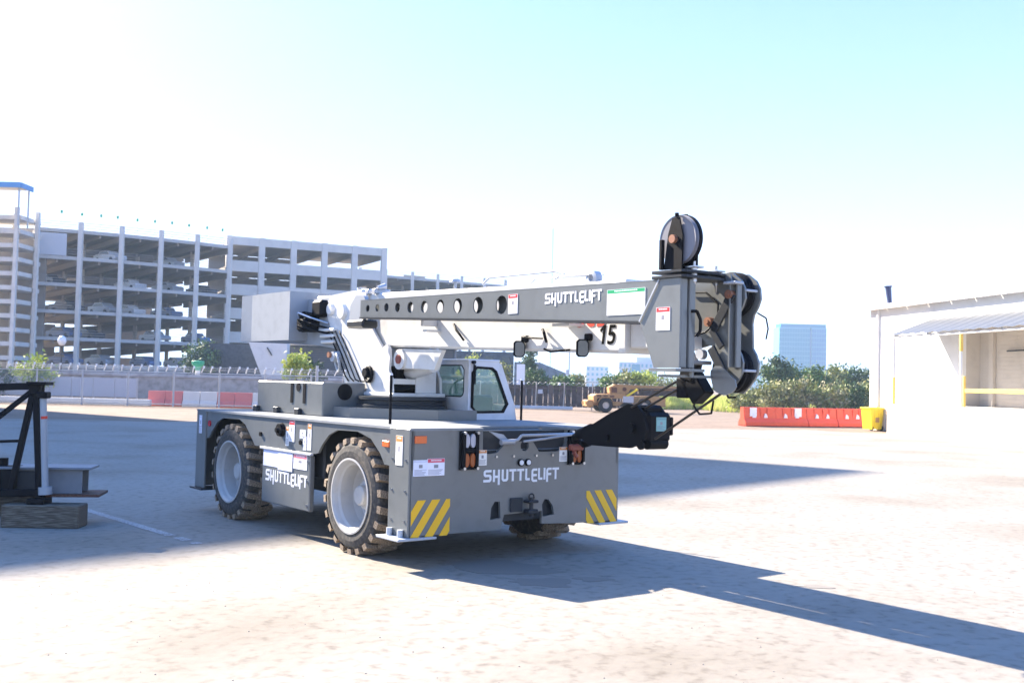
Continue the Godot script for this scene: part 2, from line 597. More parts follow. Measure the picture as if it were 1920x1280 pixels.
func crane():
	var c := thing("mobile_crane", "grey and white carry deck crane with its boom level over the front", "mobile crane", Vector3(-1.3773, 0, -11.9512), 0.6564)
	var st := mb()
	# dark frame inside the body
	box(st, Vector3(-0.72, 0.42, -2.3), Vector3(0.72, 1.12, 2.2), 0.02)
	box(st, Vector3(-1.1, 0.62, -0.62), Vector3(1.1, 1.15, 0.62), 0.02)
	cyl(st, Vector3(-1.05, 0.545, 1.42), Vector3(1.05, 0.545, 1.42), 0.12, -1, 12)
	cyl(st, Vector3(-1.05, 0.545, -1.42), Vector3(1.05, 0.545, -1.42), 0.12, -1, 12)
	box(st, Vector3(-1.05, .42, -2.3), Vector3(-.72, 1.15, -2.22), 0.0)
	box(st, Vector3(.72, .42, -2.3), Vector3(1.05, 1.15, -2.22), 0.0)
	box(st, Vector3(-1.15, .35, 2.08), Vector3(1.15, 1.15, 2.12), 0.0)
	obj("chassis_frame", st, M.dark_paint, c)
	st = mb()
	box(st, Vector3(-1.2, .29, -2.47), Vector3(1.2, 1.205, -2.44), 0.004)
	obj("rear_plate", st, M.grey_paint, c)
	# deck
	st = mb()
	slab(st, P2([-1.235, 2.46, -1.235, -2.475, 1.235, -2.475, 1.235, 2.46, .56, 2.475, .42, 2.2, -.33, 2.2, -.47, 2.475]), H, 0.022)
	obj("deck", st, M.deck_paint, c)
	st = mb()
	quad(st, Vector3(-.45, 1.02, 2.43), Vector3(.54, 1.02, 2.43), Vector3(.42, 1.205, 2.2), Vector3(-.33, 1.205, 2.2))
	quad(st, Vector3(-.45, 1.02, 2.43), Vector3(-.33, 1.205, 2.2), Vector3(-.46, 1.205, 2.43), Vector3(-.455, 1.1, 2.43))
	quad(st, Vector3(.54, 1.02, 2.43), Vector3(.55, 1.1, 2.43), Vector3(.55, 1.205, 2.43), Vector3(.42, 1.205, 2.2))
	obj("front_recess", st, M.grey_paint, c)
	# side plates with wheel arches
	var arch := [.62, .885, .72, .9, .8, .99, .93, 1.09, 1.1, 1.148, 1.5, 1.155, 1.75, 1.1, 1.92, .98, 2.0, .885, 2.46, .87]
	var outl := [-2.46, 1.22, -2.46, .87, -2.2, .885, -2.1, .9, -2.02, .98, -1.87, 1.09, -1.7, 1.148, -1.22, 1.155, -1.05, 1.1, -.9, .98, -.78, .885]
	for s in [-1, 1]:
		var pl := P2(outl + arch + [2.46, 1.22])
		st = mb()
		if s < 0: prism(st, pl, Vector3(-1.22, 0, 0), UX, Y, 0.025)
		else: prism(st, pl, Vector3(1.22, 0, 0), -UX, Y, 0.025)
		var sp := obj("side_plate", st, M.grey_paint, c)
		st = mb()
		box(st, Vector3(s * 1.232 - 0.012, .285, 2.12), Vector3(s * 1.232 + 0.012, 1.225, 2.455), 0.006)
		var post := obj("corner_post", st, M.grey_paint, c)
		st = mb()
		for z in [2.18, 2.4]:
			for y in [.42, .68, .95]:
				cyl(st, Vector3(s * 1.244, y, z), Vector3(s * 1.252, y, z), .012, -1, 6)
		tag(obj("bolt", st, M.steel, post), "", "", "", "stuff")
		st = mb()
		box(st, Vector3(s * 1.225 - 0.012, .285, -2.46), Vector3(s * 1.225 + 0.012, 1.225, -2.17), 0.006)
		obj("rear_post", st, M.grey_paint, c)
		st = mb()
		box(st, Vector3(s * 1.2 - 0.03, .3, -.55), Vector3(s * 1.2 + 0.028, .86, .575), 0.01)
		var door := obj("side_door", st, M.grey_paint, c)
		st = mb()
		box(st, Vector3(s * 1.225 - 0.02, .862, -.6), Vector3(s * 1.225 + 0.02, .888, .6), 0.005)
		obj("door_rail", st, M.pale_grey, c)
		st = mb()
		for y in [.36, .6, .8]:
			cyl(st, Vector3(s * 1.228, y, .53), Vector3(s * 1.24, y, .53), .016, -1, 6)
		tag(obj("bolt", st, M.steel, door), "", "", "", "stuff")
		# foot flange at the corners
		st = mb()
		box(st, Vector3(s * 1.16 - .2, .262, 2.12), Vector3(s * 1.16 + .2, .284, 2.49), 0.004)
		for z in [2.2, 2.38]:
			cyl(st, Vector3(s * 1.27, .284, z), Vector3(s * 1.27, .35, z), .028, -1, 8)
		obj("foot_plate", st, M.pale_grey, c)
		st = mb()
		box(st, Vector3(s * 1.12 - .16, .262, -2.52), Vector3(s * 1.12 + .16, .284, -2.15), 0.004)
		obj("foot_plate", st, M.dark_paint, c)
		# reflectors
		st = mb()
		box(st, Vector3(s * 1.228 - .012, 1.045, 1.98), Vector3(s * 1.228 + .012, 1.1, 2.095), .008)
		obj("side_reflector", st, M.orange_lens, c)
		st = mb()
		cyl(st, Vector3(s * 1.22, 1.07, -2.08), Vector3(s * 1.235, 1.07, -2.08), .035, -1, 12)
		obj("rear_reflector", st, M.red_lens, c)
		if s < 0:
			logo(door, Vector3(-1.229, .535, -.44), UX, Y, .122, M.letter_white)
			sticker("sticker", M.label_chart, Vector3(-1.229, .775, -.3), UX, Y, .44, .17, door)
			sticker("sticker", M.label_chart, Vector3(-1.234, .765, .02), UX, Y, .34, .19, door)
			sticker("sticker", M.label_pink, Vector3(-1.23, .785, .36), UX, Y, .3, .15, door)
			sticker("sticker", M.label_red, Vector3(-1.221, 1.09, .13), UX, Y, .12, .22, sp)
			sticker("sticker", M.label_orange, Vector3(-1.222, 1.03, .03), UX, Y, .07, .2, sp)
			sticker("sticker", M.label_plain, Vector3(-1.221, 1.07, .38), UX, Y, .13, .09, sp)
			sticker("sticker", M.label_plain, Vector3(-1.221, .98, .43), UX, Y, .07, .14, sp)
			sticker("sticker", M.label_orange, Vector3(-1.221, 1.05, .53), UX, Y, .08, .27, sp)
			sticker("sticker", M.label_orange, Vector3(-1.245, 1.03, 2.29), UX, Y, .11, .26, post)
			sticker("sticker", M.label_plain, Vector3(-1.238, 1.05, -2.33), UX, Y, .08, .22, c)
			st = mb()
			cyl(st, Vector3(-1.222, 1.09, -.1), Vector3(-1.27, 1.09, -.1), .075, .065, 18)
			cyl(st, Vector3(-1.27, 1.09, -.1), Vector3(-1.3, 1.09, -.1), .03, .025, 10)
			obj("filler_cap", st, M.black, c)
			st = mb()
			cyl(st, Vector3(-1.221, .985, .34), Vector3(-1.235, .985, .34), .025, -1, 10)
			cyl(st, Vector3(-1.221, 1.02, -.62), Vector3(-1.24, 1.02, -.62), .025, -1, 10)
			obj("door_latch", st, M.black, c)
	# front plate
	var pf := P2([-1.22, .295, -.24, .295, -.2, .43, .25, .44, .25, .32, .7, .3, .84, .3, 1.22, .3, 1.22, 1.222, .555, 1.222, .55, 1.12, .5, 1.02, .42, 1.0, .2, 1.0, .12, 1.1, -.2, 1.1, -.24, 1.05, -.3, 1.0, -.46, .985, -.465, 1.222, -1.22, 1.222])
	var fp := plate("front_plate", pf, .03, Vector3(0, 0, 2.46), RX, Y,
		[[.024, 1.06, .05], P2([-.36, .39, -.35, .5, -.31, .555, -.25, .55, -.24, .4]), P2([.26, .385, .25, .5, .28, .55, .33, .545, .385, .48, .4, .4])], M.grey_paint, c)
	st = mb()
	box(st, Vector3(-.52, .98, 2.34), Vector3(.6, 1.2, 2.42), 0.0)
	box(st, Vector3(-.42, .36, 2.32), Vector3(.46, .6, 2.4), 0.0)
	obj("front_backing", st, M.dark_paint, c)
	logo(fp, Vector3(-.435, .735, 0.0), RX, Y, .112, M.letter_white)
	for s in [-1, 1]:
		for k in 4:
			# warning stripes, mirrored about the middle
			var x0: float = -1.22 + (k - 1) * .15
			var q := [Vector2(x0, .285), Vector2(x0 + .085, .285), Vector2(x0 + .305, .605), Vector2(x0 + .22, .605)]
			var pp := PackedVector2Array()
			for v in q: pp.append(v)
			var clip := Geometry2D.intersect_polygons(pp, P2([-1.215, .285, -.81, .285, -.81, .605, -1.215, .605]))
			if clip.is_empty(): continue
			var mir := PackedVector2Array()
			for v in clip[0]: mir.append(Vector2(v.x if s < 0 else -v.x, v.y))
			st = mb()
			prism(st, mir, Vector3(0, 0, .0035), RX, Y, .003)
			obj("warning_stripe", st, M.yellow, fp)
	for l in [[-.728, .855, -.524, 1.203], [.547, .867, .752, 1.203]]:
		st = mb()
		box(st, Vector3(l[0], l[1], 2.461), Vector3(l[2], l[3], 2.475), .004)
		for x in [l[0] + .03, l[2] - .03]:
			box(st, Vector3(x - .014, l[1] + .01, 2.475), Vector3(x + .014, l[3] - .01, 2.515), .004)
		box(st, Vector3(l[0] + .03, (l[1] + l[3]) / 2 - .015, 2.47), Vector3(l[2] - .03, (l[1] + l[3]) / 2 + .015, 2.512), .004)
		var lamp := obj("lamp_cluster", st, M.black, c)
		for w in [[.095, M.clear_lens, .25], [.095, M.amber_lens, .75]]:
			for dx in [-.033, .033]:
				st = mb()
				var cx: float = (l[0] + l[2]) / 2 + dx
				var cy: float = l[3] - (l[3] - l[1]) * w[2]
				var e := []
				for i in 20:
					e.append(Vector2(cos(TAU * i / 20.0) * .028, sin(TAU * i / 20.0) * .062))
				prism(st, PackedVector2Array(e), Vector3(cx, cy, 2.495), RX, Y, .02)
				obj("lens", st, w[1], lamp)
		st = mb()
		for x in [l[0] + .03, l[2] - .03]:
			for y in [l[1] + .015, l[3] - .015]:
				cyl(st, Vector3(x, y, 2.475), Vector3(x, y, 2.522), .014, -1, 8)
		tag(obj("bolt", st, M.steel, lamp), "", "", "", "stuff")
	for s in [-1, 1]:
		st = mb()
		box(st, Vector3(s * 1.14 - .06, 1.1, 2.46), Vector3(s * 1.14 + .06, 1.165, 2.478), .008)
		obj("front_reflector", st, M.orange_lens, c)
	sticker("sticker", M.label_plain, Vector3(-1.13, .885, .0), RX, Y, .15, .14, fp)
	sticker("sticker", M.label_red_wide, Vector3(-.97, .89, .001), RX, Y, .18, .15, fp)
	sticker("sticker", M.label_orange, Vector3(-.465, .96, .0), RX, Y, .095, .14, fp)
	sticker("sticker", M.label_orange, Vector3(.5, .97, .0), RX, Y, .1, .14, fp)
	st = mb()
	for x in [-.31, -.11, .16, .36]:
		cyl(st, Vector3(x, .965, 2.46), Vector3(x, .965, 2.476), .012, -1, 6)
	tag(obj("bolt", st, M.steel, c), "", "", "", "stuff")
	for x in [-.025, .06]:
		st = mb()
		cyl(st, Vector3(x, .905, 2.46), Vector3(x, .905, 2.482), .034, -1, 16)
		var bz := obj("work_lamp", st, M.black, c)
		st = mb()
		cyl(st, Vector3(x, .905, 2.482), Vector3(x, .905, 2.487), .024, -1, 16)
		obj("lens", st, M.letter_white, bz)
	# towing pin
	st = mb()
	box(st, Vector3(-.14, .45, 2.461), Vector3(.0, .58, 2.485), .01)
	box(st, Vector3(.02, .43, 2.46), Vector3(.14, .47, 2.55), .01)
	box(st, Vector3(.02, .53, 2.46), Vector3(.14, .555, 2.55), .01)
	cyl(st, Vector3(.08, .4, 2.51), Vector3(.08, .58, 2.51), .02, -1, 12)
	ring_torus(st, Vector3(.08, .585, 2.51), Vector3(0, 0, 1), .03, .008, 12, 5)
	obj("tow_hitch", st, M.dark_paint, c)
	# wheels
	var w0: Node3D = wheel(c)
	w0.position = Vector3(-1.245, .545, 1.42)
	for p in [[-1, -1.42], [1, 1.42], [1, -1.42]]:
		var w := w0.duplicate()
		w.name = numbered("wheel", c)
		c.add_child(w, true)
		w.position = Vector3(p[0] * 1.245, .545, p[1])
		w.rotation.y = 0.0 if p[0] < 0 else PI
	# plinth under the turntable, tool box
	st = mb()
	slab(st, P2([-.62, -.3, .5, -.3, .5, 1.02, .0, 1.02, -.62, .25]), 1.34, .108)
	obj("turntable_plinth", st, M.grey_paint, c)
	st = mb()
	box(st, Vector3(-.75, H + .001, -1.8), Vector3(-.22, 1.6, -.12), .012)
	var tb := obj("tool_box", st, M.grey_paint, c)
	for z in [-.86, -.55]:
		st = mb()
		box(st, Vector3(-.758, 1.36, z - .03), Vector3(-.75, 1.58, z + .03), .0)
		obj("slot", st, M.black, tb)
	st = mb()
	cyl(st, Vector3(-.757, 1.54, -.7), Vector3(-.745, 1.54, -.7), .05, -1, 16)
	obj("round_vent", st, M.black, tb)
	st = mb()
	cyl(st, Vector3(-.48, 1.5, -.125), Vector3(-.48, 1.5, -.112), .09, -1, 20)
	obj("round_vent", st, M.black, tb)
	st = mb()
	for z in [-1.76, -1.2, -.65]:
		st = mb()
		box(st, Vector3(-.8, H + .001, z - .05), Vector3(-.751, 1.3, z + .05), .005)
		obj("hinge_block", st, M.dark_paint, tb)
	# turntable and turret
	st = mb()
	lathe(st, [Vector2(.5, 1.341), Vector2(.5, 1.37), Vector2(.46, 1.38), Vector2(.46, 1.42), Vector2(.49, 1.43), Vector2(.49, 1.462), Vector2(0, 1.462)], Vector3(.06, 0, .2), Y, 40)
	obj("turntable_ring", st, M.dark_paint, c)
	st = mb()
	box(st, Vector3(-.24, 1.464, -.58), Vector3(.44, 1.505, .5), .008)
	var tur := obj("turret", st, M.white_paint, c)
	var tp := [-.58, 1.506, -.62, 1.56, -.66, 1.66, -.6, 1.74, -.66, 1.84, -1.09, 2.34, -1.14, 2.5, -1.05, 2.63, -.5, 2.66, -.2, 2.62, -.14, 2.31, .2, 1.99, .24, 2.02, .3, 2.03, .345, 1.98, .36, 1.88, .34, 1.76, .4, 1.66, .42, 1.506]
	for x in [-.205, .42]:
		st = mb()
		prism(st, P2(tp), Vector3(x, 0, 0), UX, Y, .03)
		obj("turret_plate", st, M.white_paint, tur)
	st = mb()
	box(st, Vector3(.1, 1.506, .4), Vector3(.36, 1.8, .43), .005)
	box(st, Vector3(-.17, 1.6, .38), Vector3(.1, 1.66, .41), .004)
	obj("turret_skirt", st, M.white_paint, tur)
	st = mb()
	for zz in [.2, .28, .36]:
		cyl(st, Vector3(-.18, 1.56, zz), Vector3(.3, 1.56, zz), .03, -1, 8)
	box(st, Vector3(-.1, 1.506, -.3), Vector3(.35, 1.8, .3), .02)
	obj("swing_gear", st, M.black, tur)
	# hoses down the turret side
	for k in 4:
		st = mb()
		var z0 := -.98 + k * .09
		tube(st, [Vector3(-.225, 2.2, z0 - .05), Vector3(-.24, 2.17, z0), Vector3(-.24, 1.95, z0 + .21), Vector3(-.24, 1.68 - .02 * k, z0 + .42 + .03 * k), Vector3(-.215, 1.62, z0 + .46 + .03 * k)], .009, 6)
		obj("hose", st, M.black, tur)
	st = mb()
	ring_torus(st, Vector3(-.235, 1.7, -.04), Vector3(1, 0, 0), .08, .02, 14, 6)
	cyl(st, Vector3(-.21, 1.72, -.06), Vector3(-.28, 1.72, -.06), .06, .05, 12)
	obj("swing_motor", st, M.black, tur)
	st = mb()
	cyl(st, Vector3(-.18, 1.9, -.78), Vector3(-.3, 1.9, -.78), .07, .06, 14)
	ring_torus(st, Vector3(-.26, 1.83, -.72), Vector3(1, .2, .3), .1, .018, 18, 6)
	obj("hydraulic_fitting", st, M.pale_grey, tur)
	st = mb()
	cyl(st, Vector3(-.18, 1.92, -.82), Vector3(-.33, 1.92, -.82), .035, -1, 10)
	obj("fitting_cap", st, M.copper, tur)
	for q in [[-1.0, 2.464, .075, M.white_paint], [-.72, 2.43, .1, M.white_paint]]:
		st = mb()
		cyl(st, Vector3(-.2, q[1], q[0]), Vector3(-.245, q[1], q[0]), q[2], q[2] * .85, 18)
		obj("pivot_boss", st, q[3], tur)
	# lift cylinder and its bracket under the boom
	st = mb()
	cyl(st, Vector3(.1, 1.82, .75), Vector3(.1, 1.62, -.3), .085, -1, 18)
	obj("lift_cylinder", st, M.white_paint, c)
	st = mb()
	prism(st, P2([.36, 1.78, .33, 1.88, .38, 1.955, .48, 1.985, 1.26, 1.965, 1.12, 1.76]), Vector3(-.13, 0, 0), UX, Y, .05)
	prism(st, P2([.3, 1.78, .3, 1.955, .75, 1.98, .65, 1.76]), Vector3(.06, 0, 0), UX, Y, .19)
	obj("cylinder_bracket", st, M.white_paint, c)
	st = mb()
	cyl(st, Vector3(.3, 1.87, .47), Vector3(-.16, 1.87, .47), .11, -1, 20)
	obj("cylinder_boss", st, M.white_paint, c)
	st = mb()
	cyl(st, Vector3(-.16, 1.87, .47), Vector3(-.175, 1.87, .47), .05, -1, 14)
	obj("cylinder_pin", st, M.red_pin, c)
	boom(c)
	jib(c)
	# counterweight and winch behind the turret
	st = mb()
	slab(st, P2([-.45, -1.62, -.45, -2.72, -.48, -2.98, .62, -2.98, .72, -2.72, .72, -1.62]), 2.7, .6)
	obj("counterweight", st, M.cw_paint, c)
	for x in [-.2, .42]:
		st = mb()
		prism(st, P2([-2.0, 2.1, -.9, 2.0, -.9, 2.3, -1.1, 2.6, -2.0, 2.62]), Vector3(x, 0, 0), UX, Y, .03)
		obj("winch_plate", st, M.cw_paint, c)
	st = mb()
	cyl(st, Vector3(-.1, 2.42, -1.45), Vector3(.4, 2.42, -1.45), .17, -1, 20)
	cyl(st, Vector3(-.36, 2.32, -1.42), Vector3(-.16, 2.32, -1.42), .13, .11, 14)
	box(st, Vector3(-.42, 2.2, -1.5), Vector3(-.2, 2.36, -1.3), .03)
	box(st, Vector3(-.3, 2.38, -1.35), Vector3(-.1, 2.58, -1.1), .03)
	var win := obj("winch", st, M.black, c)
	for k in 3:
		st = mb()
		tube(st, [Vector3(-.36, 2.36 - .03 * k, -1.5), Vector3(-.44, 2.42 - .08 * k, -1.4), Vector3(-.36, 2.36 - .07 * k, -1.22), Vector3(-.22, 2.3 - .06 * k, -1.05)], .014, 6)
		obj("hose", st, M.black if k else M.steel, win)
	st = mb()
	for k in 3:
		box(st, Vector3(-.26, 2.2 - k * .07, -1.22 + .03 * k), Vector3(-.2, 2.235 - k * .07, -.85), .008)
	obj("valve_block", st, M.white_paint, win)
	cab(c)
	for r in [[-.963, 1.654, .46], [1.2, .9, .445]]:
		st = mb()
		cyl(st, Vector3(r[0], H, r[1]), Vector3(r[0], H + r[2], r[1]), .014, -1, 10)
		var rd := obj("marker_rod", st, M.black, c)
		st = mb()
		cyl(st, Vector3(r[0], H + r[2], r[1]), Vector3(r[0], H + r[2] + .02, r[1]), .017, .012, 10)
		obj("rod_cap", st, M.lamp_glass, rd)
	# sling from the hook block to the front of the deck
	st = mb()
	tube(st, [Vector3(-.3, 1.1, 2.53), Vector3(-.12, 1.12, 2.54), Vector3(-.08, 1.16, 2.54), Vector3(.56, 1.17, 2.56)], .014, 8)
	tube(st, [Vector3(-.06, 1.105, 2.55), Vector3(.2, 1.13, 2.56), Vector3(.56, 1.17, 2.57)], .012, 8)
	cyl(st, Vector3(-.31, 1.1, 2.53), Vector3(-.16, 1.105, 2.53), .026, -1, 10)
	obj("tie_down_sling", st, M.galv, c)
	st = mb()
	prism(st, P2([-.42, 1.2, -.26, 1.17, -.18, 1.1, -.22, 1.08]), Vector3(0, 0, 2.5), RX, Y, .012)
	obj("tie_down_lug", st, M.pale_grey, c)

func wheel(c: Node3D) -> Node3D:
	var w := Node3D.new()
	w.name = numbered("wheel", c)
	c.add_child(w, true)
	var st := mb()
	# outer face towards -x; axis +x runs inwards
	lathe(st, [Vector2(.33, .02), Vector2(.37, .004), Vector2(.42, 0), Vector2(.47, .012), Vector2(.5, .035), Vector2(.51, .06), Vector2(.51, .34), Vector2(.47, .38), Vector2(.36, .4), Vector2(.33, .38)], Vector3.ZERO, Vector3(1, 0, 0), 48)
	var ty := obj("tyre", st, M.tyre, w)
	# tread blocks: two staggered rows of slanted bars
	for side in 2:
		st = mb()
		var n := 22
		for i in n:
			var t := TAU * (i + .5 * side) / n
			var ex := .012 if side == 0 else .392
			var ix := .24 if side == 0 else .16
			var dt := .1
			var hw := .068
			var R := [.495, .56]
			var P := func(r, x, a): return Vector3(x, cos(a) * r, sin(a) * r)
			var a0 := t - hw
			var a1 := t + hw
			var b0 := t + dt - hw * .8
			var b1 := t + dt + hw * .8
			var lo := [P.call(R[0], ex, a0), P.call(R[0], ex, a1), P.call(R[0], ix, b1), P.call(R[0], ix, b0)]
			var hi := [P.call(R[1] - .012, ex + (.006 if side == 0 else -.006), a0 + .008), P.call(R[1] - .012, ex + (.006 if side == 0 else -.006), a1 - .008), P.call(R[1], ix, b1 - .008), P.call(R[1], ix, b0 + .008)]
			if side == 1:
				lo.reverse(); hi.reverse()
			quad(st, hi[0], hi[1], hi[2], hi[3])
			for k in 4:
				var j := (k + 1) % 4
				quad(st, lo[k], lo[j], hi[j], hi[k])
		obj("tread_block", st, M.lug, w)
	st = mb()
	lathe(st, [Vector2(.352, .012), Vector2(.358, -.004), Vector2(.34, -.006), Vector2(.325, .02), Vector2(.315, .05), Vector2(.3, .07), Vector2(.29, .2), Vector2(.26, .26), Vector2(.22, .275), Vector2(.16, .27), Vector2(0.155, .27)], Vector3.ZERO, Vector3(1, 0, 0), 48)
	var rim := obj("rim", st, M.rim, w)
	st = mb()
	lathe(st, [Vector2(.158, .27), Vector2(.15, .2), Vector2(.135, .17), Vector2(.1, .16), Vector2(.095, .11), Vector2(.08, .095), Vector2(0, .09)], Vector3.ZERO, Vector3(1, 0, 0), 28)
	for i in 8:
		var t := TAU * i / 8.0
		cyl(st, Vector3(.275, cos(t) * .195, sin(t) * .195), Vector3(.25, cos(t) * .195, sin(t) * .195), .017, -1, 6)
	obj("hub", st, M.rim, w)
	st = mb()
	lathe(st, [Vector2(.33, .06), Vector2(.332, .38), Vector2(0, .38)], Vector3.ZERO, Vector3(1, 0, 0), 24)
	obj("drum", st, M.dark_paint, w)
	return w

func boom(c: Node3D):
	# boom axis: slopes down 1.4 degrees towards the head
	var sl := -.0245
	var T := Transform3D(Basis(Vector3(1, 0, 0), Vector3(0, 1, 0), Vector3(0, sl, 1)), Vector3(.1, 2.312, 0))
	var st := mb()
	box(st, Vector3(-.255, -.3, -1.5), Vector3(.255, .3, 3.98), .02, T)
	box(st, Vector3(-.262, -.305, 3.9), Vector3(.262, .305, 3.985), .006, T)
	var b := obj("boom_section", st, M.white_paint, c)
	st = mb()
	box(st, Vector3(-.215, -.262, 3.985), Vector3(.215, .255, 4.4), .015, T)
	obj("boom_extension", st, M.white_paint, c)
	# top of boom: hoses, lamp, fittings
	st = mb()
	tube(st, [Vector3(-.1, 2.6, 1.9), Vector3(-.1, 2.66, 2.0), Vector3(-.1, 2.655, 3.0), Vector3(-.1, 2.62, 3.12)], .012, 6)
	tube(st, [Vector3(.02, 2.58, 2.5), Vector3(.02, 2.62, 2.56), Vector3(.02, 2.6, 3.5)], .01, 6)
	lathe(st, [Vector2(.03, .04), Vector2(.065, .035), Vector2(.065, -.035), Vector2(.03, -.04), Vector2(.03, .04)], Vector3(-.1, 2.56, 3.52), Vector3(1, 0, 0), 16)
	tube(st, [Vector3(-.14, 2.58, 3.05), Vector3(-.14, 2.6, 3.1), Vector3(-.14, 2.585, 3.5)], .008, 6)
	obj("hose_reel", st, M.pale_grey, b)
	st = mb()
	for z in [-.35, -.2, -.05]:
		box(st, Vector3(-.2, 2.6, z - .04), Vector3(.0, 2.66, z + .04), .012)
	cyl(st, Vector3(-.16, 2.66, -.02), Vector3(-.06, 2.7, -.02), .03, -1, 8)
	obj("valve_bank", st, M.galv, b)
	st = mb()
	cyl(st, Vector3(-.1, 2.59, 1.42), Vector3(-.1, 2.66, 1.42), .016, -1, 8)
	lathe(st, [Vector2(.06, 0), Vector2(.045, .03), Vector2(0, .045)], Vector3(-.1, 2.65, 1.42), Y, 12)
	obj("boom_lamp", st, M.pale_grey, b)
	# brackets that carry the stowed jib
	for q in [[1.15, .3], [3.2, .9]]:
		st = mb()
		box(st, Vector3(-.33, 2.2, q[0]), Vector3(-.155, 2.3, q[0] + .05), .004)
		box(st, Vector3(-.335, 2.14, q[0] + .05), Vector3(-.155, 2.165, q[0] + .05 + q[1] * .25), .003)
		obj("jib_bracket", st, M.white_paint, b)
	st = mb()
	tube(st, [Vector3(-.16, 2.22, 1.5), Vector3(-.2, 2.16, 1.6), Vector3(-.2, 2.1, 1.68), Vector3(-.17, 2.05, 1.7)], .012, 6)
	tube(st, [Vector3(-.175, 2.13, 2.93), Vector3(-.2, 2.1, 2.98), Vector3(-.2, 2.05, 3.0), Vector3(-.17, 2.02, 2.98)], .014, 6)
	obj("hose", st, M.black, b)
	# cable followers hanging below the boom
	for z in [2.66, 3.53]:
		st = mb()
		var ux := Vector3(.77, 0, .64)
		var nn := ux.cross(Y)
		var po := Vector3(-.235, 1.955, z + .01)
		var pl := round_poly(P2([-.052, -.075, .035, -.075, .055, -.045, .055, .05, .03, .075, -.052, .075]), .02)
		prism(st, pl, po, ux, Y, .06)
		box(st, Vector3(-.19, 2.02, z - .03), Vector3(-.11, 2.08, z + .05), .01)
		var f := obj("camera_pod", st, M.black, b)
		st = mb()
		pl = round_poly(P2([-.035, -.065, .032, -.065, .047, -.04, .047, .042, .026, .064, -.035, .064]), .015)
		prism(st, pl, po + nn * .004, ux, Y, .003)
		cyl(st, po, po + nn * .014, .022, -1, 12)
		obj("pod_face", st, M.grey_paint, f)
	st = mb()
	tube(st, [Vector3(-.19, 2.06, 2.66), Vector3(-.185, 2.055, 2.8), Vector3(-.165, 2.05, 2.92)], .008, 5)
	tube(st, [Vector3(-.17, 1.955, 2.95), Vector3(-.18, 1.93, 3.05), Vector3(-.17, 1.945, 3.3)], .01, 5)
	obj("wire", st, M.black, b)
	# model number
	text_mesh(b, "model_number", "15", Vector3(-.156, 1.985, 3.655), UX, Y, .165, .86, .14, M.letter_black)
	text_mesh(b, "model_letters", "SCD", Vector3(-.156, 2.135, 3.37), UX, Y, .16, 1.0, .12, M.letter_red)
	# head: side plates, sheave cases, pins
	var np := [4.42, 2.3, 4.44, 2.45, 4.57, 2.5, 4.97, 2.515, 5.05, 2.46, 5.085, 2.4, 5.094, 2.32, 5.07, 2.26, 5.03, 2.2, 5.017, 2.14, 5.026, 1.95, 5.06, 1.9, 5.082, 1.84, 5.075, 1.76, 5.05, 1.72, 5.0, 1.66, 4.94, 1.605, 4.84, 1.62, 4.78, 1.68, 4.77, 1.76, 4.84, 1.85, 4.84, 1.95, 4.72, 1.98, 4.66, 2.04, 4.42, 2.06]
	st = mb()
	prism(st, P2(np), Vector3(.0, 0, 0), UX, Y, .02)
	var hd := obj("boom_head", st, M.grey_paint, c)
	st = mb()
	var fpn := []
	for i in range(0, np.size(), 2):
		fpn.append_array([np[i] + .02, np[i + 1]])
	prism(st, P2(fpn), Vector3(.15, 0, 0), UX, Y, .02)
	prism(st, P2([4.3, 2.5, 4.8, 2.5, 4.9, 2.4, 4.75, 2.05, 4.3, 1.95]), Vector3(.32, 0, 0), UX, Y, .02)
	obj("head_plate", st, M.grey_paint, hd)
	st = mb()
	box(st, Vector3(-.1, 1.8, 5.02), Vector3(-.02, 2.42, 5.035), .003)
	box(st, Vector3(-.07, 1.8, 5.06), Vector3(-.02, 2.42, 5.08), .003)
	box(st, Vector3(-.04, 1.8, 5.036), Vector3(-.025, 2.42, 5.059), .003)
	obj("head_channel", st, M.grey_paint, hd)
	st = mb()
	box(st, Vector3(-.12, 2.42, 4.98), Vector3(-.02, 2.44, 5.1), .004)
	for y in [2.37, 1.77]:
		box(st, Vector3(.005, y, 5.03), Vector3(.13, y + .018, 5.105), .003)
	obj("head_rib", st, M.pale_grey, hd)
	st = mb()
	bar(st, Vector3(-.085, 2.35, 5.04), Vector3(-.085, 2.08, 4.86), .02, .075, .008)
	bar(st, Vector3(-.085, 2.09, 4.84), Vector3(-.085, 1.95, 4.95), .02, .055, .008)
	bar(st, Vector3(-.085, 1.95, 4.84), Vector3(-.085, 1.74, 4.98), .02, .075, .008)
	obj("link_arm", st, M.dark_paint, hd)
	# cheek plate beside the sheave cases
	st = mb()
	prism(st, P2([4.45, 2.09, 4.45, 2.5, 4.7, 2.51, 5.0, 2.51, 5.02, 2.4, 4.98, 1.7, 4.86, 1.7, 4.86, 2.0, 4.76, 2.06]), Vector3(-.06, 0, 0), UX, Y, .01)
	obj("cheek_plate", st, M.grey_paint, hd)
	st = mb()
	prism(st, round_poly(P2([4.86, 1.74, 4.87, 1.81, 4.96, 1.81, 5.13, 1.69, 5.09, 1.62, 5.0, 1.59, 4.9, 1.62]), .04), Vector3(-.11, 0, 0), UX, Y, .012)
	obj("lower_cheek_plate", st, M.grey_paint, hd)
	for q in [[5.02, 2.345, .033], [4.82, 2.145, .036]]:
		st = mb()
		cyl(st, Vector3(-.06, q[1], q[0]), Vector3(-.11, q[1], q[0]), q[2], -1, 14)
		cyl(st, Vector3(-.11, q[1], q[0]), Vector3(-.122, q[1], q[0]), q[2] * .5, -1, 8)
		obj("head_pin", st, M.copper, hd)
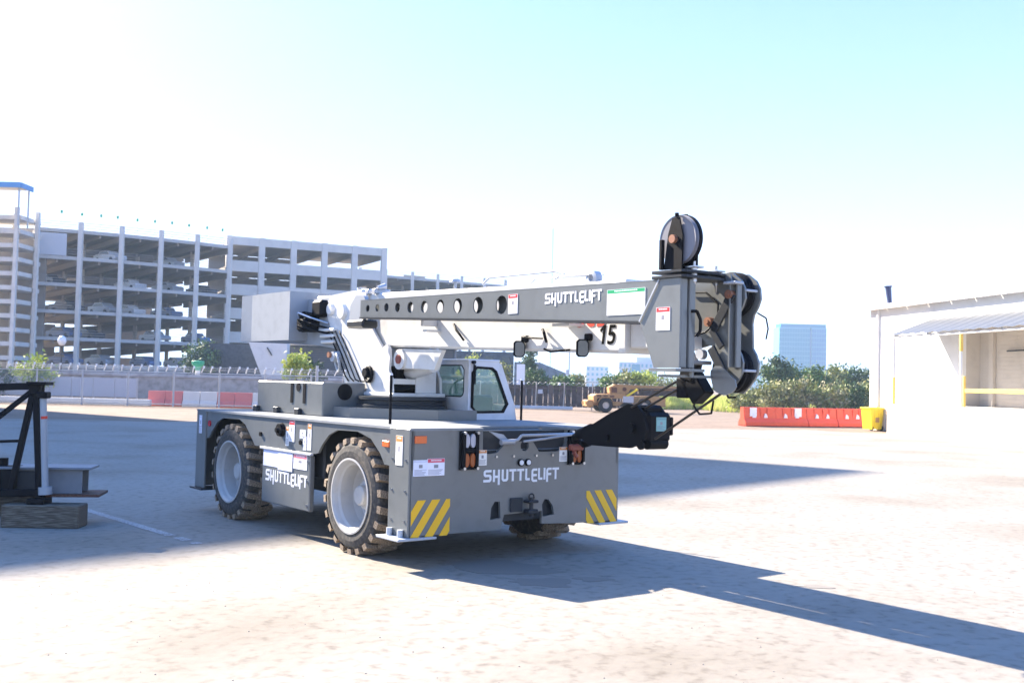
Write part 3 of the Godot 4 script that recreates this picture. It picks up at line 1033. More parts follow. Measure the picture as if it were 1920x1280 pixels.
	for y in [2.36, 1.78]:
		st = mb()
		lathe(st, [Vector2(.0, .03), Vector2(.16, .03), Vector2(.17, .034), Vector2(.17, .05), Vector2(.14, .075), Vector2(.17, .1), Vector2(.17, .116), Vector2(.16, .12), Vector2(0, .12)], Vector3(0, y, 4.92), Vector3(1, 0, 0), 32)
		obj("head_sheave", st, M.black, hd)
	st = mb()
	tube(st, [Vector3(.17, 2.22, 5.07), Vector3(.2, 2.18, 5.13), Vector3(.2, 2.1, 5.15), Vector3(.19, 2.02, 5.14)], .006, 5)
	tube(st, [Vector3(-.08, 2.38, 4.6), Vector3(-.08, 2.37, 4.78), Vector3(-.08, 2.28, 4.9), Vector3(-.08, 2.15, 4.9), Vector3(-.08, 2.07, 4.78), Vector3(-.08, 2.04, 4.66)], .008, 6)
	obj("wire", st, M.black, hd)
	# limit switch weight and catch below the head
	st = mb()
	bar(st, Vector3(-.02, 1.86, 4.6), Vector3(-.02, 1.7, 4.56), .1, .14, .01)
	bar(st, Vector3(.0, 1.74, 4.56), Vector3(.0, 1.56, 4.7), .12, .16, .01)
	box(st, Vector3(-.06, 1.56, 4.46), Vector3(.06, 1.72, 4.58), .01)
	obj("limit_weight", st, M.black, hd)
	st = mb()
	tube(st, [Vector3(.0, 1.6, 4.62), Vector3(.0, 1.5, 4.6), Vector3(.0, 1.44, 4.66), Vector3(.0, 1.45, 4.78), Vector3(.0, 1.55, 4.8)], .008, 6)
	tube(st, [Vector3(.02, 1.62, 4.9), Vector3(.02, 1.575, 4.93), Vector3(.02, 1.58, 5.0)], .008, 6)
	obj("catch_loop", st, M.black, hd)
	st = mb()
	bar(st, Vector3(-.05, 1.99, 4.56), Vector3(-.05, 1.84, 4.66), .05, .03, .006)
	box(st, Vector3(-.3, 1.82, 4.58), Vector3(.0, 1.85, 4.78), .006)
	cyl(st, Vector3(-.08, 1.9, 4.72), Vector3(-.03, 1.9, 4.72), .04, -1, 10)
	obj("head_latch", st, M.galv, hd)
	# hoist rope: head to hook block
	for r in [[Vector3(.05, 1.63, 4.88), Vector3(.33, 1.2, 3.86)], [Vector3(.03, 1.76, 4.55), Vector3(.26, 1.46, 3.64)], [Vector3(.1, 1.75, 4.6), Vector3(.36, 1.45, 3.7)]]:
		st = mb()
		tube(st, r, .011, 8)
		obj("hoist_rope", st, M.cable, c)
	hook_block(c)

func hook_block(c: Node3D):
	var hb := thing("hook_block", "black hook block slung on wire ropes in front of the crane deck", "hook block", c.to_global(Vector3(.4, 1.02, 3.3)), .6564)
	# local: same axes as the crane
	var o := Vector3(.4, 1.02, 3.3)
	var sh := Vector3(-.115, 0, 0)
	var pl := P2([3.0, 1.262, 3.1, 1.285, 3.3, 1.38, 3.43, 1.432, 3.567, 1.49, 3.68, 1.475, 3.76, 1.4, 3.8, 1.27, 3.78, 1.2, 3.72, 1.15, 3.6, 1.105, 3.3, 1.1, 3.06, 1.1, 2.96, 1.16, 2.95, 1.22])
	for i in pl.size(): pl[i] -= Vector2(o.z, o.y)
	for x in [-.115, .145]:
		var st := mb()
		prism(st, pl, Vector3(x, 0, 0), UX, Y, .03)
		obj("cheek_plate", st, M.black, hb)
	var st := mb()
	lathe(st, [Vector2(0, -.05), Vector2(.16, -.05), Vector2(.165, -.04), Vector2(.14, 0), Vector2(.165, .04), Vector2(.16, .05), Vector2(0, .05)], Vector3(0, .26, .33), Vector3(1, 0, 0), 28)
	obj("sheave", st, M.dark_paint, hb)
	st = mb()
	box(st, Vector3(-.09, .14, .36), Vector3(.2, .4, .5), .03)
	box(st, Vector3(.2, .2, .3), Vector3(.24, .36, .48), .01)
	box(st, Vector3(-.05, .36, .2), Vector3(.17, .46, .42), .04)
	cyl(st, Vector3(-.06, .13, .45), Vector3(.16, .13, .45), .05, -1, 14)
	obj("rope_guard", st, M.black, hb)
	sticker("load_plate", M.label_teal, Vector3(.06, .3, .5), Vector3(1, 0, 0), Y, .12, .12, hb)
	st = mb()
	cyl(st, Vector3(-.115, .26, .33), Vector3(-.15, .26, .33), .045, -1, 14)
	cyl(st, Vector3(-.115, .16, .02), Vector3(-.14, .16, .02), .03, -1, 12)
	cyl(st, Vector3(-.115, .12, .45), Vector3(-.14, .12, .45), .04, -1, 12)
	obj("block_pin", st, M.black, hb)
	st = mb()
	cyl(st, Vector3(.0, .2, -.32), Vector3(.0, .16, -.5), .07, .05, 14)
	tube(st, [Vector3(.0, .16, -.5), Vector3(.04, .13, -.6), Vector3(.1, .08, -.66), Vector3(.15, .06, -.6), Vector3(.16, .08, -.53)], .035, 10)
	obj("hook", st, M.black, hb)
	st = mb()
	box(st, Vector3(.0, .0, -.66), Vector3(.16, .06, -.6), .02)
	tube(st, [Vector3(.1, .06, -.63), Vector3(.06, -.02, -.64), Vector3(.1, -.06, -.64)], .02, 8)
	obj("hook_latch", st, M.red_pin, hb)

func jib(c: Node3D):
	var ctr := [.415, 2.399, .038, .615, 2.396, .039, .799, 2.394, .044, 1.019, 2.385, .048, 1.263, 2.375, .056, 1.518, 2.37, .06, 1.8, 2.364, .065, 2.096, 2.356, .071, 2.421, 2.347, .077, 2.777, 2.335, .083]
	var holes := []
	for i in range(0, ctr.size(), 3): holes.append([ctr[i], ctr[i + 1], ctr[i + 2]])
	var g := Node3D.new()
	g.name = "jib"
	c.add_child(g, true)
	var po := P2([.26, 2.313, .26, 2.484, 4.73, 2.43, 4.536, 2.136])
	plate("web_plate", po, .012, Vector3(-.53, 0, 0), UX, Y, holes, M.grey_paint, g)
	var st := mb()
	quad(st, Vector3(-.53, 2.486, .26), Vector3(-.53, 2.4315, 4.73), Vector3(-.335, 2.4315, 4.73), Vector3(-.335, 2.486, .26))
	var u := Vector3(0, .008, 0)
	quad(st, Vector3(-.53, 2.494, .26), Vector3(-.335, 2.494, .26), Vector3(-.335, 2.4395, 4.73), Vector3(-.53, 2.4395, 4.73))
	quad(st, Vector3(-.53, 2.486, .26), Vector3(-.53, 2.494, .26), Vector3(-.53, 2.4395, 4.73), Vector3(-.53, 2.4315, 4.73))
	obj("top_flange", st, M.grey_paint, g)
	st = mb()
	for dy in [0.0, -.016]:
		var q := [Vector3(-.54, 2.311 + dy, .26), Vector3(-.335, 2.311 + dy, .26), Vector3(-.335, 2.134 + dy, 4.54), Vector3(-.54, 2.134 + dy, 4.54)]
		if dy == 0.0: quad(st, q[0], q[3], q[2], q[1])
		else: quad(st, q[0], q[1], q[2], q[3])
	quad(st, Vector3(-.54, 2.295, .26), Vector3(-.54, 2.118, 4.54), Vector3(-.54, 2.134, 4.54), Vector3(-.54, 2.311, .26))
	obj("bottom_flange", st, M.dark_paint, g)
	plate("web_plate", po, .012, Vector3(-.347, 0, 0), UX, Y, holes, M.grey_paint, g)
	st = mb()
	# forked tip
	prism(st, P2([.26, 2.47, .26, 2.33, .12, 2.4]), Vector3(-.45, 0, 0), UX, Y, .05)
	box(st, Vector3(-.5, 2.2, -.1), Vector3(-.3, 2.29, .26), .02)
	bar(st, Vector3(-.46, 2.4, .2), Vector3(-.46, 2.33, .3), .02, .04)
	obj("jib_tip", st, M.dark_paint, g)
	st = mb()
	prism(st, round_poly(P2([-.22, 2.28, -.2, 2.46, -.08, 2.57, .1, 2.56, .16, 2.46, .06, 2.28]), .03), Vector3(-.4, 0, 0), UX, Y, .05)
	obj("stow_bracket", st, M.cw_paint, g)
	# base plates and column
	st = mb()
	prism(st, P2([4.736, 2.44, 4.536, 2.13, 4.69, 1.785, 4.945, 1.785, 4.945, 2.44]), Vector3(-.541, 0, 0), UX, Y, .015)
	var kp := obj("base_plate", st, M.grey_paint, g)
	sticker("sticker", M.label_red, Vector3(-.541, 2.145, 4.78), UX, Y, .14, .17, kp)
	st = mb()
	bar(st, Vector3(-.548, 2.44, 4.736), Vector3(-.548, 2.13, 4.536), .006, .012)
	obj("weld_seam", st, M.pale_grey, kp)
	st = mb()
	box(st, Vector3(-.526, 1.785, 4.86), Vector3(-.46, 2.44, 4.945), .006)
	box(st, Vector3(-.45, 1.785, 4.9), Vector3(-.39, 2.44, 4.96), .006)
	obj("base_column", st, M.grey_paint, g)
	st = mb()
	tube(st, [Vector3(-.44, 2.2, 4.965), Vector3(-.42, 2.2, 5.0), Vector3(-.38, 2.14, 5.0), Vector3(-.37, 2.06, 4.99), Vector3(-.38, 2.02, 4.965)], .012, 8)
	obj("grab_handle", st, M.black, g)
	sticker("sticker", M.label_red, Vector3(-.531, 2.335, 2.95), UX, Y, .13, .17, g)
	sticker("sticker", M.label_green, Vector3(-.531, 2.29, 4.37), UX, Y, .42, .2, g)
	logo(g, Vector3(-.531, 2.315, 3.4), UX, Vector3(0, 1, 0), .088, M.letter_white)
	# hinge ears
	st = mb()
	for y in [2.462, 2.5]:
		slab(st, round_poly(P2([-.56, 4.64, -.56, 5.0, -.2, 5.02, -.06, 4.96, -.06, 4.8, -.3, 4.66]), .03), y, .018)
	bar(st, Vector3(-.3, 2.48, 4.95), Vector3(.02, 2.46, 4.86), .07, .04, .01)
	obj("upper_hinge", st, M.dark_paint, g)
	st = mb()
	slab(st, round_poly(P2([-.56, 4.62, -.56, 4.96, -.3, 4.98, -.24, 4.9, -.26, 4.7]), .03), 1.78, .02)
	slab(st, round_poly(P2([-.5, 4.66, -.5, 4.92, -.2, 4.92, -.08, 4.86, -.1, 4.74]), .03), 1.735, .018)
	cyl(st, Vector3(-.4, 1.72, 4.94), Vector3(-.4, 1.86, 4.94), .018, -1, 8)
	obj("lower_hinge", st, M.grey_paint, g)
	for q in [[-.4, 4.95], [-.06, 4.86]]:
		st = mb()
		cyl(st, Vector3(q[0], 2.42, q[1]), Vector3(q[0], 2.53, q[1]), .022, -1, 10)
		cyl(st, Vector3(q[0], 2.36, q[1]), Vector3(q[0], 2.42, q[1]), .004, .014, 8)
		cyl(st, Vector3(q[0], 2.53, q[1]), Vector3(q[0], 2.57, q[1]), .01, -1, 8)
		box(st, Vector3(q[0] - .05, 2.522, q[1] - .05), Vector3(q[0] + .05, 2.534, q[1] + .05), .003)
		obj("hinge_pin", st, M.steel, g)
	# sheave standing on the jib base
	st = mb()
	lathe(st, [Vector2(0, -.016), Vector2(.165, -.016), Vector2(.182, -.02), Vector2(.184, -.014), Vector2(.16, 0), Vector2(.184, .014), Vector2(.182, .02), Vector2(.165, .016), Vector2(0, .016)], Vector3(-.44, 2.735, 4.83), Vector3(1, 0, 0), 40)
	obj("jib_sheave", st, mat("sheave_grey", lin(.2, .2, .225), .5), g)
	st = mb()
	lathe(st, [Vector2(.16, .022), Vector2(.19, .022), Vector2(.19, .05), Vector2(.16, .05)], Vector3(-.44, 2.735, 4.83), Vector3(1, 0, 0), 40)
	obj("sheave_guard", st, M.black, g)
	st = mb()
	var bp := P2([4.72, 2.515, 4.9, 2.515, 4.905, 2.76, 4.87, 2.895, 4.8, 2.895, 4.76, 2.78])
	prism(st, bp, Vector3(-.485, 0, 0), UX, Y, .012)
	prism(st, P2([4.7, 2.515, 4.96, 2.515, 4.96, 2.72, 4.9, 2.9, 4.8, 2.9, 4.72, 2.75]), Vector3(-.385, 0, 0), UX, Y, .012)
	box(st, Vector3(-.51, 2.515, 4.69), Vector3(-.475, 2.74, 4.72), .004)
	for x in [-.48, -.38]:
		cyl(st, Vector3(x, 2.9, 4.84), Vector3(x, 2.93, 4.84), .015, -1, 8)
	obj("sheave_bracket", st, M.black, g)
	st = mb()
	cyl(st, Vector3(-.488, 2.735, 4.83), Vector3(-.52, 2.735, 4.83), .032, -1, 14)
	obj("sheave_pin", st, M.copper, g)

func cab(c: Node3D):
	var g := Node3D.new()
	g.name = "cab"
	c.add_child(g, true)
	var zf := .85
	var zb := -.75
	var y0 := 1.232
	var y1 := 1.87
	var fo := P2([.5, y0, 1.17, y0, 1.14, 1.4, .95, 1.84, .9, y1, .5, y1])
	var fw := round_poly(P2([.535, 1.3, 1.1, 1.31, .865, 1.81, .535, 1.82]), .07)
	plate("front_panel", fo, .04, Vector3(0, 0, zf), RX, Y, [fw], M.cab_white, g)
	var so := P2([zb, y0, zf - .042, y0, zf - .042, y1, zb, y1])
	var sw := round_poly(P2([-.62, 1.475, .73, 1.475, .77, 1.52, .77, 1.83, -.62, 1.83]), .05)
	plate("side_panel", so, .04, Vector3(.5, 0, 0), UX, Y, [sw], M.cab_white, g)
	var st := mb()
	# outer slanted side, rear wall and roof
	quad(st, Vector3(1.17, y0, zf - .042), Vector3(1.17, y0, zb), Vector3(1.14, 1.4, zb), Vector3(1.14, 1.4, zf - .042))
	quad(st, Vector3(.5, y0, zb), Vector3(.5, 1.38, zb), Vector3(1.14, 1.38, zb), Vector3(1.17, y0, zb))
	obj("body_panel", st, M.cab_white, g)
	st = mb()
	box(st, Vector3(.49, y1, zb - .01), Vector3(.92, y1 + .025, zf + .005), .012)
	obj("roof", st, M.cab_white, g)
	st = mb()
	for z in [zf - .07, zb + .02, .05]:
		bar(st, Vector3(1.14, 1.4, z), Vector3(.93, y1, z), .03, .05, .005)
	bar(st, Vector3(1.0, 1.7, zf - .06), Vector3(1.0, 1.7, zb), .03, .03)
	obj("roof_pillar", st, M.cab_white, g)
	# gaskets and panes
	var fin := Geometry2D.offset_polygon(fw, -.026)[0]
	plate("window_gasket", fw, .03, Vector3(0, 0, zf + .004), RX, Y, [fin], M.black, g)
	st = mb()
	prism(st, fin, Vector3(0, 0, zf - .012), RX, Y, .006)
	obj("front_window", st, M.glass, g)
	var sin_ := Geometry2D.offset_polygon(sw, -.012)[0]
	plate("window_gasket", sw, .03, Vector3(.497, 0, 0), UX, Y, [sin_], M.black, g)
	st = mb()
	prism(st, sin_, Vector3(.515, 0, 0), UX, Y, .006)
	obj("side_window", st, M.glass, g)
	st = mb()
	quad(st, Vector3(1.135, 1.41, zf - .06), Vector3(1.135, 1.41, zb + .02), Vector3(.93, y1 - .01, zb + .02), Vector3(.93, y1 - .01, zf - .06))
	obj("outer_window", st, M.glass, g)
	# inside
	st = mb()
	box(st, Vector3(.6, 1.24, -.5), Vector3(1.02, 1.38, .05), .04)
	box(st, Vector3(.6, 1.38, -.55), Vector3(1.02, 1.7, -.4), .05)
	box(st, Vector3(.7, 1.68, -.53), Vector3(.92, 1.8, -.43), .03)
	obj("operator_seat", st, M.seat, g)
	st = mb()
	box(st, Vector3(.56, 1.24, .35), Vector3(1.05, 1.5, .6), .03)
	cyl(st, Vector3(.8, 1.42, .5), Vector3(.8, 1.56, .3), .02, -1, 8)
	ring_torus(st, Vector3(.8, 1.57, .28), Vector3(0, .6, -.8), .14, .012, 20, 6)
	cyl(st, Vector3(.62, 1.5, .45), Vector3(.62, 1.62, .43), .01, -1, 6)
	cyl(st, Vector3(1.0, 1.4, .2), Vector3(.98, 1.6, .2), .012, -1, 6)
	obj("dashboard", st, M.dark_paint, g)
	st = mb()
	cyl(st, Vector3(.555, 1.84, zf + .02), Vector3(.548, 1.35, zf + .02), .008, -1, 6)
	bar(st, Vector3(.562, 1.83, zf + .03), Vector3(.562, 1.62, zf + .03), .012, .02)
	cyl(st, Vector3(.55, 1.86, zf + .0), Vector3(.55, 1.86, zf + .04), .02, -1, 10)
	obj("wiper", st, M.black, g)

# ---------------------------------------------------------------- setting
func ground():
	var a := noise_tex(31, 0.012, [[0.0, Color(0.78, 0.765, 0.75)], [0.24, Color(0.91, 0.9, 0.89)], [0.38, Color(0.965, 0.96, 0.955)], [0.6, Color(0.985, 0.982, 0.978)], [1.0, Color(1, 1, 1)]], 2048, FastNoiseLite.TYPE_SIMPLEX_SMOOTH, 8)
	var b := noise_tex(32, 0.008, [[0.0, Color(0.85, 0.825, 0.79)], [0.3, Color(0.94, 0.925, 0.905)], [0.55, Color(0.985, 0.98, 0.975)], [1.0, Color(1, 1, 1)]], 1024, FastNoiseLite.TYPE_SIMPLEX_SMOOTH, 6)
	var hm := noise_tex(33, 0.03, [], 1024, FastNoiseLite.TYPE_SIMPLEX_SMOOTH, 6)
	var m := mat("lot", lin(.272, .255, .223), .92, 0.0, a, .26)
	m.uv1_world_triplanar = true
	m.detail_enabled = true
	m.detail_blend_mode = BaseMaterial3D.BLEND_MODE_MUL
	m.detail_albedo = b
	m.detail_uv_layer = BaseMaterial3D.DETAIL_UV_2
	m.uv2_triplanar = true
	m.uv2_world_triplanar = true
	m.uv2_scale = Vector3.ONE * 0.035
	m.heightmap_enabled = true
	m.heightmap_texture = hm
	m.heightmap_scale = 0.3
	var d := mat("dirt", lin(.21, .158, .115), .95, 0.0, a, .11)
	d.uv1_world_triplanar = true
	d.detail_enabled = true
	d.detail_blend_mode = BaseMaterial3D.BLEND_MODE_MUL
	d.detail_albedo = b
	d.detail_uv_layer = BaseMaterial3D.DETAIL_UV_2
	d.uv2_triplanar = true
	d.uv2_world_triplanar = true
	d.uv2_scale = Vector3.ONE * 0.05
	var st := mb()
	quad(st, Vector3(-2500, -.02, 400), Vector3(2500, -.02, 400), Vector3(2500, -.02, -3000), Vector3(-2500, -.02, -3000))
	tag(obj("ground", st, M.dirt), "wide flat tan dirt ground reaching back to the far trees", "", "", "structure")
	# paved lot with a worn, uneven far edge
	st = mb()
	var rim := PackedVector2Array([Vector2(-60, 30), Vector2(60, 30)])
	for i in 60:
		var x := 60.0 - i * 2.0
		rim.append(Vector2(x, -41.0 + sin(i * .7) * 1.5 + sin(i * 2.3) * .9 - absf(x) * .05 + (4.0 if x < -4 else 0.0)))
	slab(st, rim, 0.0, 0.02)
	tag(obj("yard_pavement", st, M.lot), "pale worn yard surface of dusty asphalt under the crane", "", "", "structure")
	# painted line, worn
	st = mb()
	var p0 := Vector3(-5.2, .004, -13.0)
	var p1 := Vector3(-3.0, .004, -10.45)
	var sd := Vector3(.76, 0, .65) * .055
	sd = (p1 - p0).cross(Vector3.UP).normalized() * .06
	var n := 26
	for i in n:
		if i in [21, 24]: continue
		var a0 := p0.lerp(p1, i / float(n))
		var a1 := p0.lerp(p1, (i + (1.0 if i < 18 else rng.randf_range(.8, .98))) / n)
		var k := rng.randf_range(.7, 1.0)
		quad(st, a0 + sd * k, a0 - sd * k, a1 - sd, a1 + sd)
	tag(obj("painted_line", st, mat("worn_paint", lin(.42, .41, .4), .85, 0.0, noise_tex(41, 0.05, [[0.3, Color(.72, .7, .68)], [0.6, Color(1, 1, 1)]]), 1.5)), "worn white painted line on the ground beside the timber block", "", "", "structure")
	# loose stones
	st = mb()
	lathe(st, [Vector2(0, .5), Vector2(.4, .3), Vector2(.5, 0), Vector2(.35, -.25), Vector2(0, -.3)], Vector3.ZERO, Vector3.UP, 6)
	st.generate_normals()
	var mm := MultiMesh.new()
	mm.transform_format = MultiMesh.TRANSFORM_3D
	mm.mesh = st.commit()
	mm.instance_count = 900
	for i in 900:
		var z := -4.0 - 30.0 * pow(rng.randf(), 1.6)
		var x := rng.randf_range(-.55, .55) * absf(z)
		var s := rng.randf_range(.004, .013) * (1.8 if rng.randf() < .04 else 1.0)
		mm.set_instance_transform(i, Transform3D(Basis.from_euler(Vector3(rng.randf(), rng.randf() * 6, rng.randf())).scaled(Vector3(s, s * .7, s)), Vector3(x, s * .1, z)))
	var mi := MultiMeshInstance3D.new()
	mi.multimesh = mm
	mi.material_override = mat("stone", lin(.3, .26, .22), .9)
	mi.name = "gravel"
	add_child(mi)
	tag(mi, "small loose stones scattered over the yard", "gravel", "", "stuff")
	# oil and dirt stains on the lot
	st = mb()
	for q in [[.3, -8.9, .22], [-.1, -9.6, .4], [.75, -9.1, .12], [2.6, -9.0, .1]]:
		var pl := PackedVector2Array()
		for i in 14:
			var r: float = q[2] * rng.randf_range(.55, 1.1)
			pl.append(Vector2(q[0] + cos(TAU * i / 14) * r * 1.6, q[1] + sin(TAU * i / 14) * r))
		slab(st, pl, .003, .002)
	tag(obj("oil_stain", st, mat("stain", lin(.2, .18, .155), .85)), "dark oil and dirt stains on the yard surface", "stain", "", "stuff")

func shade_building():
	# tall block just outside the left edge; its shadow lies across the yard
	var h := 33.9
	var P := Vector3(-31.4, 0, -53.4)
	var d1 := Vector3(-.656, 0, .755)
	var d2 := Vector3(-.755, 0, -.656)
	var o := thing("office_block", "tall concrete office block beyond the left edge of the yard", "building", P + d1 * 20 + d2 * 10)
	var tr := Transform3D(Basis(d1, Vector3.UP, d1.cross(Vector3.UP)), Vector3.ZERO)
	var st := mb()
	box(st, Vector3(-20, 0, -10), Vector3(20, h, 10), .0, tr)
	obj("wall", st, M.concrete, o)
	st = mb()
	box(st, Vector3(-20.02, h - .9, -10.02), Vector3(20.02, h + .0, -9.9), 0.0, tr)
	obj("parapet", st, M.concrete_pale, o)
	st = mb()
	for k in 9:
		for s in [-1, 1]:
			box(st, Vector3(-19, 2 + k * 3.5, s * 10 - .05), Vector3(19, 3.9 + k * 3.5, s * 10 + .06), 0.0, tr)
		box(st, Vector3(-20.06, 2 + k * 3.5, -9), Vector3(-19.9, 3.9 + k * 3.5, 9), 0.0, tr)
	obj("window_band", st, M.window_dark, o)

func warehouse():
	var o := thing("warehouse", "white warehouse with a corrugated awning over a raised loading dock", "warehouse", Vector3(15.5, 0, -46.0))
	# local x: outwards from the wall towards the yard (left), local z: along the wall towards the viewer
	var u := Vector3(1.8, 0, 10).normalized()
	o.transform.basis = Basis(-Vector3(-u.z, 0, u.x), Vector3.UP, u)
	# local +x points into the building, so the yard side is -x
	var st := mb()
	box(st, Vector3(0, 0, 0), Vector3(.3, 5.2, 6.5))
	box(st, Vector3(0, 0, 13.0), Vector3(.3, 5.2, 30))
	box(st, Vector3(0, 4.2, 6.5), Vector3(.3, 5.2, 13.0))
	box(st, Vector3(0, 0, 6.5), Vector3(.3, 1.17, 13.0))
	box(st, Vector3(.3, 0, 0), Vector3(24, 5.2, .3))
	box(st, Vector3(23.7, 0, .3), Vector3(24, 5.2, 30))
	box(st, Vector3(.3, 0, 29.7), Vector3(23.7, 5.2, 30))
	obj("wall", st, M.white_wall, o)
	st = mb()
	prism(st, P2([0.0, 5.2, 24, 5.2, 12, 8.2]), Vector3(0, 0, .002), Vector3(-1, 0, 0) * -1, Vector3.UP, .3)
	obj("gable", st, M.white_wall, o)
	st = mb()
	for s in [0, 1]:
		var n := 60
		for i in n:
			var z0 := -.3 + 30.6 * i / n
			var z1 := -.3 + 30.6 * (i + 1) / n
			var e := .03 if i % 3 == 0 else .0
			var a := Vector3(-.25, 5.17 + e, 0) if s == 0 else Vector3(24.25, 5.17 + e, 0)
			var b := Vector3(12, 8.23 + e, 0)
			var q := [a + Vector3(0, 0, z0), b + Vector3(0, 0, z0), b + Vector3(0, 0, z1), a + Vector3(0, 0, z1)]
			if s == 0: q.reverse()
			quad(st, q[3], q[2], q[1], q[0])
	obj("roof", st, M.white_wall, o)
	st = mb()
	box(st, Vector3(-.32, 5.1, -.3), Vector3(-.2, 5.2, 30.3), .01)
	obj("gutter", st, M.white_wall, o)
	st = mb()
	box(st, Vector3(-.1, 0, .68), Vector3(.0, 5.12, .8), .01)
	obj("downpipe", st, M.white_wall, o)
	# roll-up dock door set back under the awning
	st = mb()
	for k in 20:
		box(st, Vector3(.88, 1.18 + k * .15, 6.495), Vector3(.94 + .004 * (k % 2), 1.327 + k * .15, 13.005), .0)
	obj("roller_door", st, M.tan_wall, o)
	st = mb()
	box(st, Vector3(.302, 1.0, 6.3), Vector3(1.0, 4.4, 6.49))
	box(st, Vector3(.302, 1.0, 13.01), Vector3(1.0, 4.4, 13.2))
	box(st, Vector3(.302, 1.0, 6.5), Vector3(1.0, 1.168, 13.0))
	box(st, Vector3(.302, 4.21, 6.5), Vector3(1.0, 4.4, 13.0))
	box(st, Vector3(.75, 1.18, 7.2), Vector3(.87, 4.2, 7.45))
	obj("door_jamb", st, M.tan_wall, o)
	st = mb()
	tube(st, [Vector3(.8, 3.2, 8.2), Vector3(.8, 3.22, 12.5)], .03, 6)
	obj("conduit", st, M.dark_paint, o)
	# awning
	st = mb()
	var na := 64
	for i in na:
		var z0 := 4.66 + 11.0 * i / na
		var z1 := 4.66 + 11.0 * (i + 1) / na
		var e0 := .022 * sin(i * PI / 2)
		var e1 := .022 * sin((i + 1) * PI / 2)
		quad(st, Vector3(-1.75, 3.83 + e0, z0), Vector3(-1.75, 3.83 + e1, z1), Vector3(.0, 4.5 + e1, z1), Vector3(.0, 4.5 + e0, z0))
		quad(st, Vector3(-1.75, 3.825 + e0, z0), Vector3(.0, 4.495 + e0, z0), Vector3(.0, 4.495 + e1, z1), Vector3(-1.75, 3.825 + e1, z1))
		quad(st, Vector3(-1.75, 3.825 + e0, z0), Vector3(-1.75, 3.825 + e1, z1), Vector3(-1.75, 3.83 + e1, z1), Vector3(-1.75, 3.83 + e0, z0))
	obj("awning", st, M.metal_sheet, o)
	st = mb()
	box(st, Vector3(-1.66, 3.7, 4.7), Vector3(-1.56, 3.79, 15.6), .01)
	for z in [4.75, 7.0, 9.1, 11.3, 13.5]:
		bar(st, Vector3(-1.6, 3.8, z), Vector3(.0, 4.42, z), .06, .08)
	obj("awning_frame", st, M.white_wall, o)
	for z in [4.75, 9.1, 13.5]:
		st = mb()
		cyl(st, Vector3(-1.6, 1.17, z), Vector3(-1.6, 3.7, z), .055, -1, 12)
		obj("awning_post", st, M.white_wall, o)
		if z < 5: continue
		st = mb()
		cyl(st, Vector3(-1.6, 3.1, z), Vector3(-1.6, 3.71, z), .06, -1, 12)
		obj("post_band", st, M.trim_yellow, o)
	# dock
	st = mb()
	box(st, Vector3(-1.75, 0, 4.5), Vector3(-.0, 1.17, 20), .02)
	obj("loading_dock", st, M.white_wall, o)
	for z in [4.85, 9.4]:
		st = mb()
		box(st, Vector3(-1.71, 1.17, z - .04), Vector3(-1.63, 2.24 if z > 5 else 2.2, z + .04), .01)
		obj("rail_post", st, M.trim_yellow, o)
	st = mb()
	box(st, Vector3(-1.7, 1.67, 9.45), Vector3(-1.64, 1.81, 19.5), .01)
	obj("guard_rail", st, M.trim_yellow, o)
	# vent on the roof
	st = mb()
	cyl(st, Vector3(1.0, 5.35, -.2 + .0), Vector3(1.0, 5.6, -.2), .13, .1, 12)
	cyl(st, Vector3(1.0, 5.6, -.2), Vector3(.96, 6.2, -.25), .1, .13, 12)
	cyl(st, Vector3(.96, 6.2, -.25), Vector3(.955, 6.26, -.25), .17, .17, 12)
	obj("roof_vent", st, M.vent_blue, o)

func slab_poly(front: Array, back: Vector2) -> PackedVector2Array:
	var p := PackedVector2Array()
	for f in front: p.append(f)
	for i in range(front.size() - 1, -1, -1): p.append(front[i] + back)
	return p

